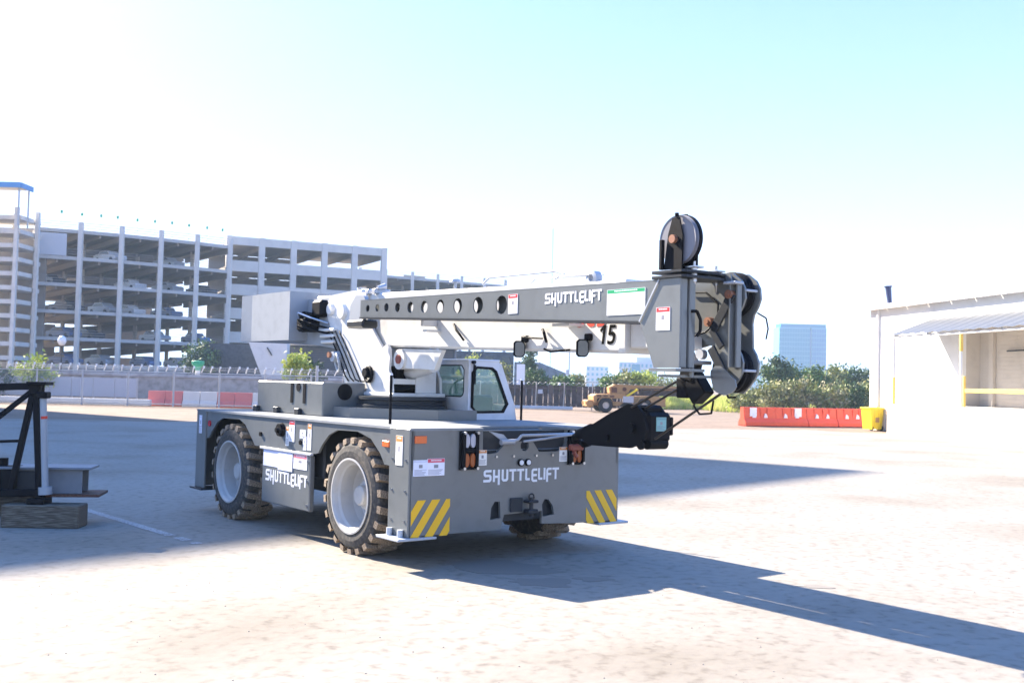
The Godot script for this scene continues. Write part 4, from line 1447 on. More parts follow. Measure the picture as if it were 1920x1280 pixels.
func garage():
	var g := thing("parking_garage", "long concrete multi storey parking garage with open decks and a squared end block", "building", Vector3(-40, 0, -140))
	var O := Vector3(-40, 0, -140)
	var wings := [
		[[Vector2(-57.74, -128), Vector2(-53.27, -130), Vector2(-49.15, -132.5), Vector2(-45.2, -135.5), Vector2(-41.5, -138.6), Vector2(-38.1, -142.0)], Vector2(-19, -26)],
		[[Vector2(-25.4, -175.0), Vector2(-21.42, -177), Vector2(-17.2, -179.9), Vector2(-13.1, -182.6), Vector2(-9.1, -185.2), Vector2(-5.2, -187.7), Vector2(-1.5, -190.2)], Vector2(-12, -18)]]
	var lev := [2.4, 5.7, 8.98, 12.27, 15.55, 18.85]
	for w in wings:
		var f: Array = w[0]
		var bk: Vector2 = w[1]
		var loc := []
		for v in f: loc.append(v - Vector2(O.x, O.z))
		var bn := bk.normalized()
		for y in lev:
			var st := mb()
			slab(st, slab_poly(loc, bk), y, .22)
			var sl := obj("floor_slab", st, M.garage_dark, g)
			st = mb()
			for i in loc.size() - 1:
				var a: Vector2 = loc[i]
				var b: Vector2 = loc[i + 1]
				bar(st, Vector3(a.x, y - .06, a.y), Vector3(b.x, y - .06, b.y), .3, .42)
			obj("edge_beam", st, M.garage_mid, sl)
			st = mb()
			for i in loc.size() - 1:
				var a: Vector2 = loc[i]
				var b: Vector2 = loc[i + 1]
				for k in 3: bar(st, Vector3(a.x, y + .45 + k * .3, a.y), Vector3(b.x, y + .45 + k * .3, b.y), .05, .05)
			obj("cable_rail", st, M.garage_dark, sl)
			st = mb()
			for i in loc.size():
				var a: Vector2 = loc[i] + bn * .2
				var b: Vector2 = loc[i] + bn * 17.0
				bar(st, Vector3(a.x, y - .55, a.y), Vector3(b.x, y - .55, b.y), .45, .66)
				if i < loc.size() - 1:
					var m: Vector2 = (loc[i] + loc[i + 1]) / 2
					var a2 := m + bn * .3
					var b2 := m + bn * 17.0
					bar(st, Vector3(a2.x, y - .42, a2.y), Vector3(b2.x, y - .42, b2.y), .2, .4)
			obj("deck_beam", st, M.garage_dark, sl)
			st = mb()
			for i in loc.size() - 1:
				var a: Vector2 = loc[i] + bk
				var b: Vector2 = loc[i + 1] + bk
				var hh := 3.0 if rng.randf() < .6 else 1.7
				bar(st, Vector3(a.x, y + hh / 2 - .1, a.y), Vector3(b.x, y + hh / 2 - .1, b.y), .25, hh)
			obj("rear_parapet", st, M.garage_dark, sl)
		# inner ramps rising from deck to deck
		for k in 5:
			var st := mb()
			var a: Vector2 = loc[0] + bn * 18.0
			var b: Vector2 = loc[-1] + bn * 18.0
			var c: Vector2 = bn * 9.0
			var y0: float = lev[k] + .15
			var y1: float = lev[k + 1] - .25
			var q := [Vector3(a.x, y0, a.y), Vector3(b.x, y1, b.y), Vector3(b.x + c.x, y1, b.y + c.y), Vector3(a.x + c.x, y0, a.y + c.y)]
			quad(st, q[0], q[1], q[2], q[3])
			var dn := Vector3(0, -.3, 0)
			quad(st, q[3] + dn, q[2] + dn, q[1] + dn, q[0] + dn)
			quad(st, q[0] + dn, q[1] + dn, q[1] + Vector3(0, .9, 0), q[0] + Vector3(0, .9, 0))
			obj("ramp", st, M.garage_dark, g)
		for i in loc.size():
			var v: Vector2 = loc[i] - bn * .18
			var st := mb()
			box(st, Vector3(v.x - .25, 0, v.y - .35), Vector3(v.x + .25, 19.95, v.y + .25), .03)
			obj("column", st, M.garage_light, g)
		for r in [8.0, 17.4]:
			for i in loc.size() - 1:
				var v: Vector2 = (loc[i] + loc[i + 1]) / 2 + bn * r
				var st := mb()
				box(st, Vector3(v.x - .22, 0, v.y - .22), Vector3(v.x + .22, 18.6, v.y + .22), .02)
				obj("inner_column", st, M.garage_light, g)
		var stp := mb()
		for i in loc.size() - 1:
			bar(stp, Vector3(loc[i].x, 1.1, loc[i].y), Vector3(loc[i + 1].x, 1.1, loc[i + 1].y), .4, 2.3)
		obj("plinth_wall", stp, M.garage_dark, g)
	# white panel beside the stair tower
	var st := mb()
	var pa := Vector2(-57.6, -128.0) - Vector2(O.x, O.z)
	var pb := Vector2(-54.6, -129.3) - Vector2(O.x, O.z)
	bar(st, Vector3(pa.x, 17.1, pa.y), Vector3(pb.x, 17.1, pb.y), .12, 2.7)
	obj("white_panel", st, M.far_wall, g)
	# squared end block
	var A := Vector2(-39.25, -146) - Vector2(O.x, O.z)
	var B := Vector2(-19.15, -156) - Vector2(O.x, O.z)
	var bd := (B - A).normalized()
	var bb := Vector2(bd.y, -bd.x)
	if bb.y > 0: bb = -bb
	for k in 6:
		var y: float = 20.85 - 3.29 * k
		for i in 5:
			st = mb()
			var p: Vector2 = A.lerp(B, i / 5.0) + bd * .4
			var q: Vector2 = A.lerp(B, (i + 1) / 5.0) - bd * .4
			var hh := 1.15 if k == 0 else 1.5
			bar(st, Vector3(p.x, y - hh / 2, p.y), Vector3(q.x, y - hh / 2, q.y), .3, hh, .02)
			obj("spandrel_panel", st, M.garage_light, g)
		st = mb()
		slab(st, PackedVector2Array([A + bb * .2, B + bb * .2, B + bb * 15, A + bb * 15]), y - .7, .25)
		obj("floor_slab", st, M.garage_dark, g)
		if k > 0:
			st = mb()
			for i in 6:
				var p: Vector2 = A.lerp(B, i / 5.0)
				bar(st, Vector3(p.x + bb.x * .3, y + 2.0, p.y + bb.y * .3), Vector3(p.x + bb.x * 15, y + 2.0, p.y + bb.y * 15), .4, .6)
			obj("deck_beam", st, M.garage_dark, g)
			st = mb()
			var r0: Vector2 = A + bb * 15
			var r1: Vector2 = A.lerp(B, .55 if k == 1 else 1.0) + bb * 15
			bar(st, Vector3(r0.x, y + .8, r0.y), Vector3(r1.x, y + .8, r1.y), .3, 2.9)
			obj("rear_wall", st, M.garage_dark, g)
	for i in 6:
		st = mb()
		var p: Vector2 = A.lerp(B, i / 5.0)
		box(st, Vector3(-.42, 0, -.3), Vector3(.42, 20.9, .28), .03, Transform3D(basis_along(Vector3(bb.x, 0, bb.y)), Vector3(p.x, 0, p.y)))
		obj("column", st, M.garage_light, g)
	# stair tower at the left end
	var t := thing("stair_tower", "stair tower with close landings and a blue edged canopy at the garage end", "tower", Vector3(-61.5, 0, -125))
	for k in 12:
		st = mb()
		var y := 1.7 + 1.62 * k
		box(st, Vector3(-5, y - .5, -2.5 + (.3 if k % 2 else 0.0)), Vector3(4.6, y, 3.0), .02)
		obj("landing", st, M.garage_light, t)
	for q in [[4.2, 3.1], [4.95, -.6], [-1.2, 3.1], [1.5, -2.2], [-4, -2.2]]:
		st = mb()
		box(st, Vector3(q[0] - .22, 0, q[1] - .22), Vector3(q[0] + .22, 20.4, q[1] + .22), .02)
		obj("column", st, M.garage_light, t)
	st = mb()
	box(st, Vector3(-5, 0, -4.5), Vector3(4.5, 19, -4.2))
	obj("rear_wall", st, M.garage_dark, t)
	st = mb()
	box(st, Vector3(-6, 22.4, 2.5), Vector3(5.6, 22.7, 5.6), .02)
	var cp := obj("canopy", st, M.tan_wall, t)
	st = mb()
	box(st, Vector3(-6, 22.25, 5.62), Vector3(5.65, 22.85, 5.74), .01)
	box(st, Vector3(5.61, 22.25, 2.5), Vector3(5.71, 22.85, 5.6), .01)
	obj("fascia", st, M.blue_trim, cp)
	for q in [[5.3, 5.2], [5.3, 2.8], [0, 5.0]]:
		st = mb()
		cyl(st, Vector3(q[0], 18, q[1]), Vector3(q[0], 22.4, q[1]), .1, -1, 8)
		obj("canopy_post", st, M.galv, t)
	# lamps on the roof deck
	var lp := [-59.94, -140, -58.06, -142, -55.87, -143, -54.01, -144, -52.03, -146, -49.94, -147, -47.89, -148, -46.12, -150, -44.13, -152, -42.46, -154]
	var words_ := ["first", "second", "third", "fourth", "fifth", "sixth", "seventh", "eighth", "ninth", "tenth"]
	var l0: Node3D
	for i in 10:
		var lb: String = "roof deck lamp on a thin pole, %s of ten counting from the stair tower" % words_[i]
		var where := Vector3(lp[i * 2], 18.85, lp[i * 2 + 1])
		if i == 0:
			l0 = thing("roof_lamp", lb, "lamp", where, 0.0, "lamps along the garage roof")
			st = mb()
			cyl(st, Vector3.ZERO, Vector3(0, 3.8, 0), .035, .025, 6)
			obj("pole", st, M.lamp_glass, l0)
			st = mb()
			box(st, Vector3(-.13, 3.7, -.12), Vector3(.13, 4.1, .12), .05)
			obj("lamp_head", st, M.green_paint, l0)
		else: dup(l0, where, 0, lb)
	# cars on the decks
	var spots := [[-51.2, 15.55, -134.4, .6, "car_white", "white car parked on the top covered deck of the garage"],
		[-51.6, 8.98, -134.2, .6, "car_silver", "silver car parked on the third deck behind the second column"],
		[-55.4, 5.7, -131.4, .5, "car_blue", "blue car parked on the second deck beside the stair tower"],
		[-46.2, 5.7, -137.6, .65, "car_silver", "silver car parked on the second deck in the middle bay"],
		[-41.9, 5.7, -141.0, .7, "car_blue", "blue car parked on the second deck near the end block"],
		[-55.0, 2.4, -131.2, .5, "car_blue", "blue car parked on the lowest deck beside the stair tower"],
		[-51.5, 2.4, -133.6, .6, "car_silver", "silver car parked on the lowest deck in the second bay"],
		[-47.0, 2.4, -136.6, .65, "car_blue", "dark blue car parked on the lowest deck in the third bay"],
		[-43.6, 2.4, -139.4, .7, "car_silver", "silver car parked on the lowest deck nearest the end block"],
		[-55.2, 8.98, -131.5, .5, "car_dark", "dark car parked on the third deck beside the stair tower"]]
	for q in [[0, 3, "car_dark", "dark car parked on the fourth deck beside the stair tower"], [2, 3, "car_white", "white car parked on the fourth deck in the third bay"], [3, 3, "car_silver", "silver car parked on the fourth deck in the fourth bay"],
		[2, 2, "car_white", "white car parked on the third deck in the third bay"], [3, 2, "car_blue", "blue car parked on the third deck in the fourth bay"], [1, 1, "car_dark", "dark car parked on the second deck behind the second column"],
		[3, 4, "car_silver", "silver car parked on the top covered deck in the fourth bay"], [4, 3, "car_dark", "dark car parked on the fourth deck beside the end block"]]:
		var m2: Vector2 = (wings[0][0][q[0]] + wings[0][0][q[0] + 1]) / 2 + Vector2(-2.3, -3.1)
		spots.append([m2.x, lev[q[1]], m2.y, .6, q[2], q[3]])
	for s in spots:
		car(Vector3(s[0], s[1], s[2]), -s[3], M[s[4]], s[5])
	# dark entrance hall with a white slanted pylon in front of the garage
	var eb := thing("entrance_hall", "low dark louvred hall with pale roof edge in front of the garage", "building", Vector3(-22, 0, -112))
	st = mb()
	box(st, Vector3(-10.5, 0, -4), Vector3(16, 5.0, 0))
	obj("wall", st, M.dark_wall, eb)
	for k in 24:
		st = mb()
		box(st, Vector3(-1.2, .5 + k * .18, .0), Vector3(15.8, .62 + k * .18, .12), .0)
		obj("louvre_slat", st, M.louvre, eb)
	st = mb()
	box(st, Vector3(-1.4, 5.0, -4.2), Vector3(16.2, 5.3, .9), .02)
	obj("roof", st, M.tan_wall, eb)
	st = mb()
	prism(st, P2([-5.0, 5.25, -2.9, .2, -1.0, .2, -1.0, 5.3]), Vector3(0, 0, 3.2), RX, Y, 1.4)
	var py := obj("slanted_pylon", st, M.white_wall, eb)
	st = mb()
	bar(st, Vector3(-3.0, 4.6, 3.23), Vector3(-2.5, 3.8, 3.23), .2, .1)
	obj("wall_mark", st, M.dark_paint, py)

func car(at: Vector3, turn: float, m: Material, label: String):
	var t := thing("parked_car", label, "car", at, turn, "cars parked in the garage")
	var st := mb()
	prism(st, P2([-2.2, .3, 2.2, .3, 2.25, .6, 2.1, .85, 1.1, .95, -1.7, 1.0, -2.2, .9]), Vector3(0, 0, .88), RX, Y, 1.76)
	prism(st, P2([-1.5, .99, 1.0, .94, .45, 1.44, -1.0, 1.46]), Vector3(0, 0, .72), RX, Y, 1.44)
	obj("body", st, m, t)
	st = mb()
	prism(st, P2([-1.35, 1.02, .85, .99, .42, 1.38, -.95, 1.4]), Vector3(0, 0, .725), RX, Y, 1.45)
	obj("side_window", st, M.window_dark, t)
	for x in [-1.35, 1.4]:
		for z in [-.8, .8]:
			st = mb()
			cyl(st, Vector3(x, .32, z - .1), Vector3(x, .32, z + .1), .32, -1, 14)
			obj("wheel", st, M.rubber, t)

func windowed(t: Node3D, lo: Vector3, hi: Vector3, nx: int, ny: int, glass: Material, frame: Material, fill := .7):
	# walls with every window of the two visible faces built as a pane of its own
	var st := mb()
	box(st, lo, hi)
	obj("wall", st, frame, t)
	var pw := (hi.x - lo.x) / nx
	var ph := (hi.y - lo.y) / ny
	var pane := mb()
	box(pane, Vector3(-pw * fill / 2, -ph * fill / 2, -.05), Vector3(pw * fill / 2, ph * fill / 2, .12))
	pane.generate_normals()
	var mesh := pane.commit()
	for i in nx:
		for j in ny:
			var o := MeshInstance3D.new()
			o.mesh = mesh
			o.material_override = glass
			o.name = numbered("window_pane", t)
			t.add_child(o, true)
			o.position = Vector3(lo.x + pw * (i + .5), lo.y + ph * (j + .5), hi.z)

func far_buildings():
	var t := thing("glass_tower", "blue glass office tower rising above the trees right of the crane", "tower", Vector3(164, 0, -600), .0)
	var st := mb()
	box(st, Vector3(-13.2, 0, -14), Vector3(4.2, 36.5, 0))
	obj("tower_body", st, M.tower_frame, t)
	var mesh: Mesh
	for q in [[-13.2, 4.2, 12, 14, 36.0, .0, M.tower_glass], [5.2, 13.6, 6, 14, 36.0, -.6, M.tower_glass_b]]:
		var pw: float = (q[1] - q[0]) / q[2]
		var ph: float = q[4] / q[3]
		st = mb()
		box(st, Vector3(-pw * .43, -ph * .42, -.1), Vector3(pw * .43, ph * .42, .14))
		st.generate_normals()
		mesh = st.commit()
		for i in q[2]:
			for j in q[3]:
				var o := MeshInstance3D.new()
				o.mesh = mesh
				o.material_override = q[6]
				o.name = numbered("window_pane", t)
				t.add_child(o, true)
				o.position = Vector3(q[0] + pw * (i + .5), ph * (j + .5), q[5])
	st = mb()
	box(st, Vector3(5.2, 0, -14), Vector3(13.6, 36.6, -.6))
	obj("tower_wing", st, M.tower_frame, t)
	st = mb()
	box(st, Vector3(4.2, 0, -12), Vector3(5.2, 35, -1.6))
	obj("tower_core", st, M.far_glass, t)
	st = mb()
	box(st, Vector3(-12, 36.5, -13), Vector3(13.7, 38.6, -2), .0)
	obj("roof_screen", st, M.tower_glass, t)
	# further blocks over the fence
	t = thing("office_building", "pale long office building with a blue window bay behind the yellow tree", "building", Vector3(60, 0, -500))
	windowed(t, Vector3(-9.5, 0, -20), Vector3(8.5, 12.5, 0), 9, 4, M.tower_frame, M.far_wall, .5)
	st = mb()
	box(st, Vector3(-3.4, 3, .0), Vector3(.4, 11.5, .6))
	obj("window_bay", st, M.tower_glass, t)
	st = mb()
	box(st, Vector3(-1, 12.5, -15), Vector3(8.2, 15, -4))
	obj("roof_house", st, M.far_wall, t)
	t = thing("pale_block", "pale narrow block far off between the trees behind the dark fence", "building", Vector3(42, 0, -520))
	windowed(t, Vector3(-5.5, 0, -14), Vector3(5.5, 10.5, 0), 5, 4, M.tower_frame, M.far_wall, .5)
	t = thing("grey_block", "small grey block peeping over the trees left of the glass tower", "building", Vector3(148, 0, -620))
	windowed(t, Vector3(-9, 0, -14), Vector3(-1.5, 18, 0), 4, 6, M.tower_frame, M.far_wall, .5)
	t = thing("dark_building", "dark blue flat roofed building behind the crane cab", "building", Vector3(-5, 0, -145))
	windowed(t, Vector3(-8, 0, -12), Vector3(5.3, 5.75, 0), 6, 2, M.window_dark, M.dark_wall, .55)
	t = thing("low_grey_building", "low grey building with stepped roof right of the crane cab", "building", Vector3(2.2, 0, -143))
	windowed(t, Vector3(-1.8, 0, -10), Vector3(1.4, 4.4, 0), 2, 1, M.window_dark, M.grey_wall, .4)
	t = thing("grey_shed", "grey green sloping shed seen over the dark fence", "shed", Vector3(5.6, 0, -170))
	st = mb()
	prism(st, P2([-1.2, 0, 3.2, 0, 3.2, 3.3, -1.2, 5.0]), Vector3(0, 0, 0), RX, Y, 8)
	obj("wall", st, M.grey_wall, t)
	st = mb()
	box(st, Vector3(.4, 0, .0), Vector3(1.8, 2.4, .06))
	obj("door", st, M.dark_wall, t)
	t = thing("radio_mast", "thin pale lattice radio mast standing far behind the boom", "mast", Vector3(14.5, 0, -400))
	st = mb()
	for k in 3:
		var a := TAU * k / 3
		cyl(st, Vector3(cos(a) * .28, 0, sin(a) * .28), Vector3(cos(a) * .12, 60, sin(a) * .12), .05, .04, 5)
	obj("mast_leg", st, M.tower_frame, t)
	st = mb()
	for j in 40:
		for k in 3:
			var a := TAU * k / 3 + (j % 2) * .0
			var b := TAU * (k + 1) / 3
			var r := .28 - .16 * j / 40.0
			bar(st, Vector3(cos(a) * r, j * 1.5, sin(a) * r), Vector3(cos(b) * r, j * 1.5 + 1.5, sin(b) * r), .04, .04)
	obj("lattice", st, M.tower_frame, t)
	t = thing("utility_pole", "thin grey utility pole with a white box beyond the dark fence", "pole", Vector3(6.4, 0, -118))
	st = mb()
	cyl(st, Vector3.ZERO, Vector3(0, 6.3, 0), .07, .05, 8)
	bar(st, Vector3(-.4, 6.0, 0), Vector3(.4, 6.0, 0), .06, .06)
	obj("pole", st, M.grey_wall, t)
	st = mb()
	box(st, Vector3(-.35, 2.6, .06), Vector3(.05, 3.2, .2), .02)
	obj("pole_box", st, M.far_wall, t)
	t = thing("notice_board", "tall white notice board standing right of the crane cab", "sign", Vector3(.7, 0, -78))
	st = mb()
	box(st, Vector3(-.3, 1.0, -.03), Vector3(.3, 3.0, .03), .01)
	obj("board", st, M.letter_white, t)
	st = mb()
	for x in [-.22, .22]: cyl(st, Vector3(x, 0, -.05), Vector3(x, 2.9, -.05), .03, -1, 6)
	obj("post", st, M.galv, t)

func jack_frame():
	var t := thing("trailer_frame", "black braced steel frame with a grey jack leg cut by the left edge", "frame", Vector3(-5.1, .24, -11.4))
	var o := Vector3(-5.1, .24, -11.4)
	var L := func(x, y, z := 0.0): return Vector3(x, y, -11.4 + z) - o
	var st := mb()
	bar(st, L.call(-6.6, 1.42), L.call(-5.02, 1.49), .07, .075, .008)
	obj("top_rail", st, M.black, t)
	st = mb()
	box(st, L.call(-5.15, 1.5, -.09), L.call(-4.93, 1.535, .09), .006)
	box(st, L.call(-5.13, 1.4, -.05), L.call(-5.03, 1.5, .05), .006)
	obj("cap_plate", st, M.black, t)
	st = mb()
	bar(st, L.call(-5.1, 1.45), L.call(-5.62, 1.02), .05, .05, .006)
	bar(st, L.call(-5.6, .88), L.call(-5.24, .9), .03, .03, .004)
	obj("brace", st, M.black, t)
	for q in [[-5.1, 1.46, -5.31, .34, .06], [-5.07, 1.46, -4.98, .24, .075]]:
		st = mb()
		bar(st, L.call(q[0], q[1]), L.call(q[2], q[3]), q[4], q[4], .008)
		obj("leg", st, M.black, t)
	st = mb()
	bar(st, L.call(-6.6, .3), L.call(-4.95, .36), .09, .08, .008)
	box(st, L.call(-5.08, .24, -.1), L.call(-4.9, .3, .12), .006)
	obj("bottom_rail", st, M.black, t)
	st = mb()
	cyl(st, L.call(-4.99, 1.36, .02), L.call(-4.93, .42, .02), .035, -1, 12)
	cyl(st, L.call(-4.93, .42, .02), L.call(-4.925, .34, .02), .07, -1, 12)
	var jk := obj("jack_leg", st, M.cw_paint, t, "grey jack leg with a red band")
	st = mb()
	cyl(st, L.call(-4.975, 1.17, .02), L.call(-4.972, 1.14, .02), .037, -1, 12)
	obj("red_band", st, M.letter_red, jk)
	st = mb()
	box(st, L.call(-5.04, 1.36, -.04), L.call(-4.93, 1.43, .08), .01)
	cyl(st, L.call(-4.99, 1.43, .02), L.call(-4.99, 1.5, .02), .012, -1, 6)
	obj("jack_head", st, M.black, jk)
	st = mb()
	box(st, L.call(-5.6, .3, -.3), L.call(-5.28, .62, -.05), .03)
	cyl(st, L.call(-5.5, .62, -.2), L.call(-5.5, .7, -.2), .06, -1, 10)
	obj("gear_case", st, M.black, t)
	# steel beam
	var b := thing("steel_beam", "grey hollow steel beam lying with its open end beside the black frame", "steel beam", Vector3(-5.08, .3, -11.7), .18)
	st = mb()
	box(st, Vector3(-2.0, .29, -.26), Vector3(.52, .315, .2), .004)
	obj("top_flange", st, M.beam_paint, b)
	st = mb()
	box(st, Vector3(-2.0, .0, -.26), Vector3(.62, .03, .24), .004)
	obj("bottom_flange", st, M.rusty, b)
	st = mb()
	for z in [-.2, .12]:
		box(st, Vector3(-2.0, .03, z), Vector3(.42, .29, z + .02), .0)
	box(st, Vector3(-.1, .03, -.18), Vector3(-.08, .29, .12), .0)
	obj("web_plate", st, M.beam_paint, b)
	st = mb()
	box(st, Vector3(-2.0, .045, .15), Vector3(-.0, .27, .17), .004)
	obj("side_stiffener", st, M.dark_paint, b)
	# timber blocks
	for q in [["timber_block", "weathered timber block under the jack of the black frame", Vector3(-4.93, 0, -11.4), .06, .8, .24, .3], ["timber_bearer", "dark timber bearer under the far part of the steel beam", Vector3(-5.7, 0, -12.2), .2, .6, .28, .2]]:
		st = mb()
		box(st, Vector3(-q[4] / 2, 0, -q[6] / 2), Vector3(q[4] / 2, q[5], q[6] / 2), .012)
		var w := obj(q[0], st, M.wood)
		w.position = q[2]
		w.rotation.y = q[3]
		tag(w, q[1], "timber")

func barrier_shape(l: float, h: float, w: float) -> SurfaceTool:
	var st := mb()
	# traffic barrier: wide foot, waist, top ridge
	var pr := P2([-w / 2, 0, w / 2, 0, w / 2, h * .2, w * .28, h * .42, w * .2, h, -w * .2, h, -w * .28, h * .42, -w / 2, h * .2])
	prism(st, round_poly(pr, .015), Vector3(l / 2, 0, 0), Vector3(0, 0, -1), Y, l)
	return st

func yard():
	# orange water barriers
	var names := ["orange water filled barrier at the left end of the row, with a white notice", "orange water filled barrier second in the row, with a white notice near its right end", "orange water filled barrier third in the row, between two plain joints", "orange water filled barrier at the right end of the row beside the yellow bin"]
	var a := Vector3(10.2, 0, -46.8)
	var b := Vector3(16.4, 0, -49.2)
	var dir := (b - a).normalized()
	var yaw := atan2(-dir.z, dir.x)
	for i in 4:
		var t := thing("water_barrier", names[i], "barrier", a + dir * (.78 + 1.66 * i), yaw + [.02, -.03, .03, 0.0][i], "orange barriers in front of the bushes")
		obj("shell", barrier_shape(1.64, .82, .56), M.barrier_orange, t)
		var st := mb()
		for x in [-.42, .05, .42]:
			box(st, Vector3(x - .02, .36, .13), Vector3(x + .02, .8, .16), .005)
		box(st, Vector3(-.82, .0, -.3), Vector3(-.7, .06, .32), .01)
		obj("moulded_rib", st, M.barrier_orange, t)
		st = mb()
		for x in [-.3, .3]:
			prism(st, P2([x - .09, .36, x + .1, .36, x + .06, .5, x - .03, .56]), Vector3(0, 0, .19), RX, Y, .05)
		obj("reflector_patch", st, M.letter_white, t)
		if i < 2:
			st = mb()
			box(st, Vector3([-.5, .2][i] - .02, .42, .15), Vector3([-.5, .2][i] + .34, .8, .165), .002)
			obj("notice", st, M.letter_white, t)
	# yellow wheeled bin
	var t := thing("wheeled_bin", "bright yellow wheeled bin with lid at the warehouse corner", "bin", Vector3(15.25, 0, -44.9), .35)
	var st := mb()
	prism(st, P2([-.24, .06, .24, .06, .34, .9, -.34, .9]), Vector3(0, 0, .3), RX, Y, .6)
	for x in [-.12, .12]: box(st, Vector3(x - .03, .12, .3), Vector3(x + .03, .86, .325), .005)
	obj("body", st, M.bin_yellow, t)
	st = mb()
	box(st, Vector3(-.37, .9, -.35), Vector3(.37, .97, .35), .03)
	box(st, Vector3(-.2, .97, -.25), Vector3(.2, .985, .2), .01)
	obj("lid", st, M.bin_yellow, t)
	for x in [-.2, .3]:
		st = mb()
		cyl(st, Vector3(x - .03, .11, .2), Vector3(x + .03, .11, .2), .11, -1, 14)
		obj("wheel", st, M.rubber, t)
	st = mb()
	box(st, Vector3(-.1, .35, .325), Vector3(.1, .55, .33), .0)
	obj("label_patch", st, M.plant_yellow, t)
	t = thing("brown_post", "short brown wooden post right beside the yellow bin", "post", Vector3(15.72, 0, -44.3))
	st = mb()
	box(st, Vector3(-.08, 0, -.1), Vector3(.08, .78, .1), .02)
	box(st, Vector3(-.1, .78, -.12), Vector3(.1, .83, .12), .015)
	obj("post", st, M.brown, t)
	tractor()
	link_fence()
	dark_fence()
	# concrete and red jersey barriers behind the wire fence
	var jl := ["red jersey barrier behind the wire fence, leftmost of its row", "second red jersey barrier with a pale lamp on top", "pale jersey barrier right of the pair of red ones", "second pale jersey barrier left of the single red one", "single red jersey barrier between pale ones", "second single red jersey barrier next to the last pale ones", "pale jersey barrier just left of the crane tool box"]
	var red := [1, 1, 0, 0, 1, 1, 0]
	for i in 7:
		var o := obj("jersey_barrier", barrier_shape(.86, .78, .5), M.barrier_red if red[i] else M.white_wall)
		o.position = Vector3(-18.3 + .9 * i, 0, -55.2)
		tag(o, jl[i], "barrier", "jersey barriers behind the wire fence")
	# retaining wall with pale hoarding panels
	t = thing("retaining_wall", "long pale concrete retaining wall behind the wire fence", "wall", Vector3(-25, 0, -70))
	st = mb()
	box(st, Vector3(-20, 0, -.3), Vector3(22, 1.45, .0), .02)
	obj("wall", st, M.concrete, t)
	st = mb()
	box(st, Vector3(-20, 1.45, -.4), Vector3(22, 1.65, .1), .02)
	obj("coping", st, M.concrete_pale, t)
	t = thing("site_hoarding", "row of white hoarding panels standing behind the wire fence", "hoarding", Vector3(-26, 0, -60))
	for i in 7:
		st = mb()
		box(st, Vector3(-3.6 + i * 1.22, .3, -.03), Vector3(-3.6 + i * 1.22 + 1.19, 1.35, .03 + .01 * (i % 2)), .006)
		obj("panel", st, M.far_wall, t)
	st = mb()
	for i in 8: box(st, Vector3(-3.65 + i * 1.22, 0, -.12), Vector3(-3.58 + i * 1.22, 1.38, -.04), .0)
	obj("post", st, M.galv, t)
	t = thing("kerb", "long white kerb along the foot of the wire fence", "kerb", Vector3(-24, 0, -54.5))
	st = mb()
	box(st, Vector3(-14, 0, -.2), Vector3(5.6, .32, .2), .03)
	obj("kerb_stone", st, M.white_wall, t)
	# green hooded post and globe lamp
	t = thing("green_hood_post", "green flared hood on a short white post behind the wire fence", "sign", Vector3(-20.9, 0, -71))
	st = mb()
	cyl(st, Vector3.ZERO, Vector3(0, 2.0, 0), .16, -1, 10)
	obj("post", st, M.white_wall, t)
	st = mb()
	lathe(st, [Vector2(.17, 1.95), Vector2(.2, 2.1), Vector2(.4, 2.35), Vector2(.42, 2.55), Vector2(.38, 2.58), Vector2(0, 2.6)], Vector3.ZERO, Y, 18)
	obj("hood", st, M.green_paint, t)
	t = thing("globe_lamp", "white globe street lamp on a dark post before the garage", "street lamp", Vector3(-42.3, 0, -100))
	st = mb()
	cyl(st, Vector3.ZERO, Vector3(0, 4.1, 0), .08, .05, 8)
	lathe(st, [Vector2(.14, 0), Vector2(.14, .5), Vector2(.08, .6)], Vector3.ZERO, Y, 10)
	obj("post", st, M.dark_paint, t)
	st = mb()
	lathe(st, [Vector2(0, 4.05), Vector2(.25, 4.15), Vector2(.4, 4.45), Vector2(.36, 4.75), Vector2(.18, 4.98), Vector2(0, 5.02)], Vector3.ZERO, Y, 16, true)
	obj("globe", st, M.lamp_glass, t)
	t = thing("steel_bollard", "slim galvanised post between the wire fence and the tool box", "bollard", Vector3(-9.7, 0, -53.2))
	st = mb()
	cyl(st, Vector3.ZERO, Vector3(0, 2.25, 0), .07, -1, 10)
	obj("post", st, M.galv, t)

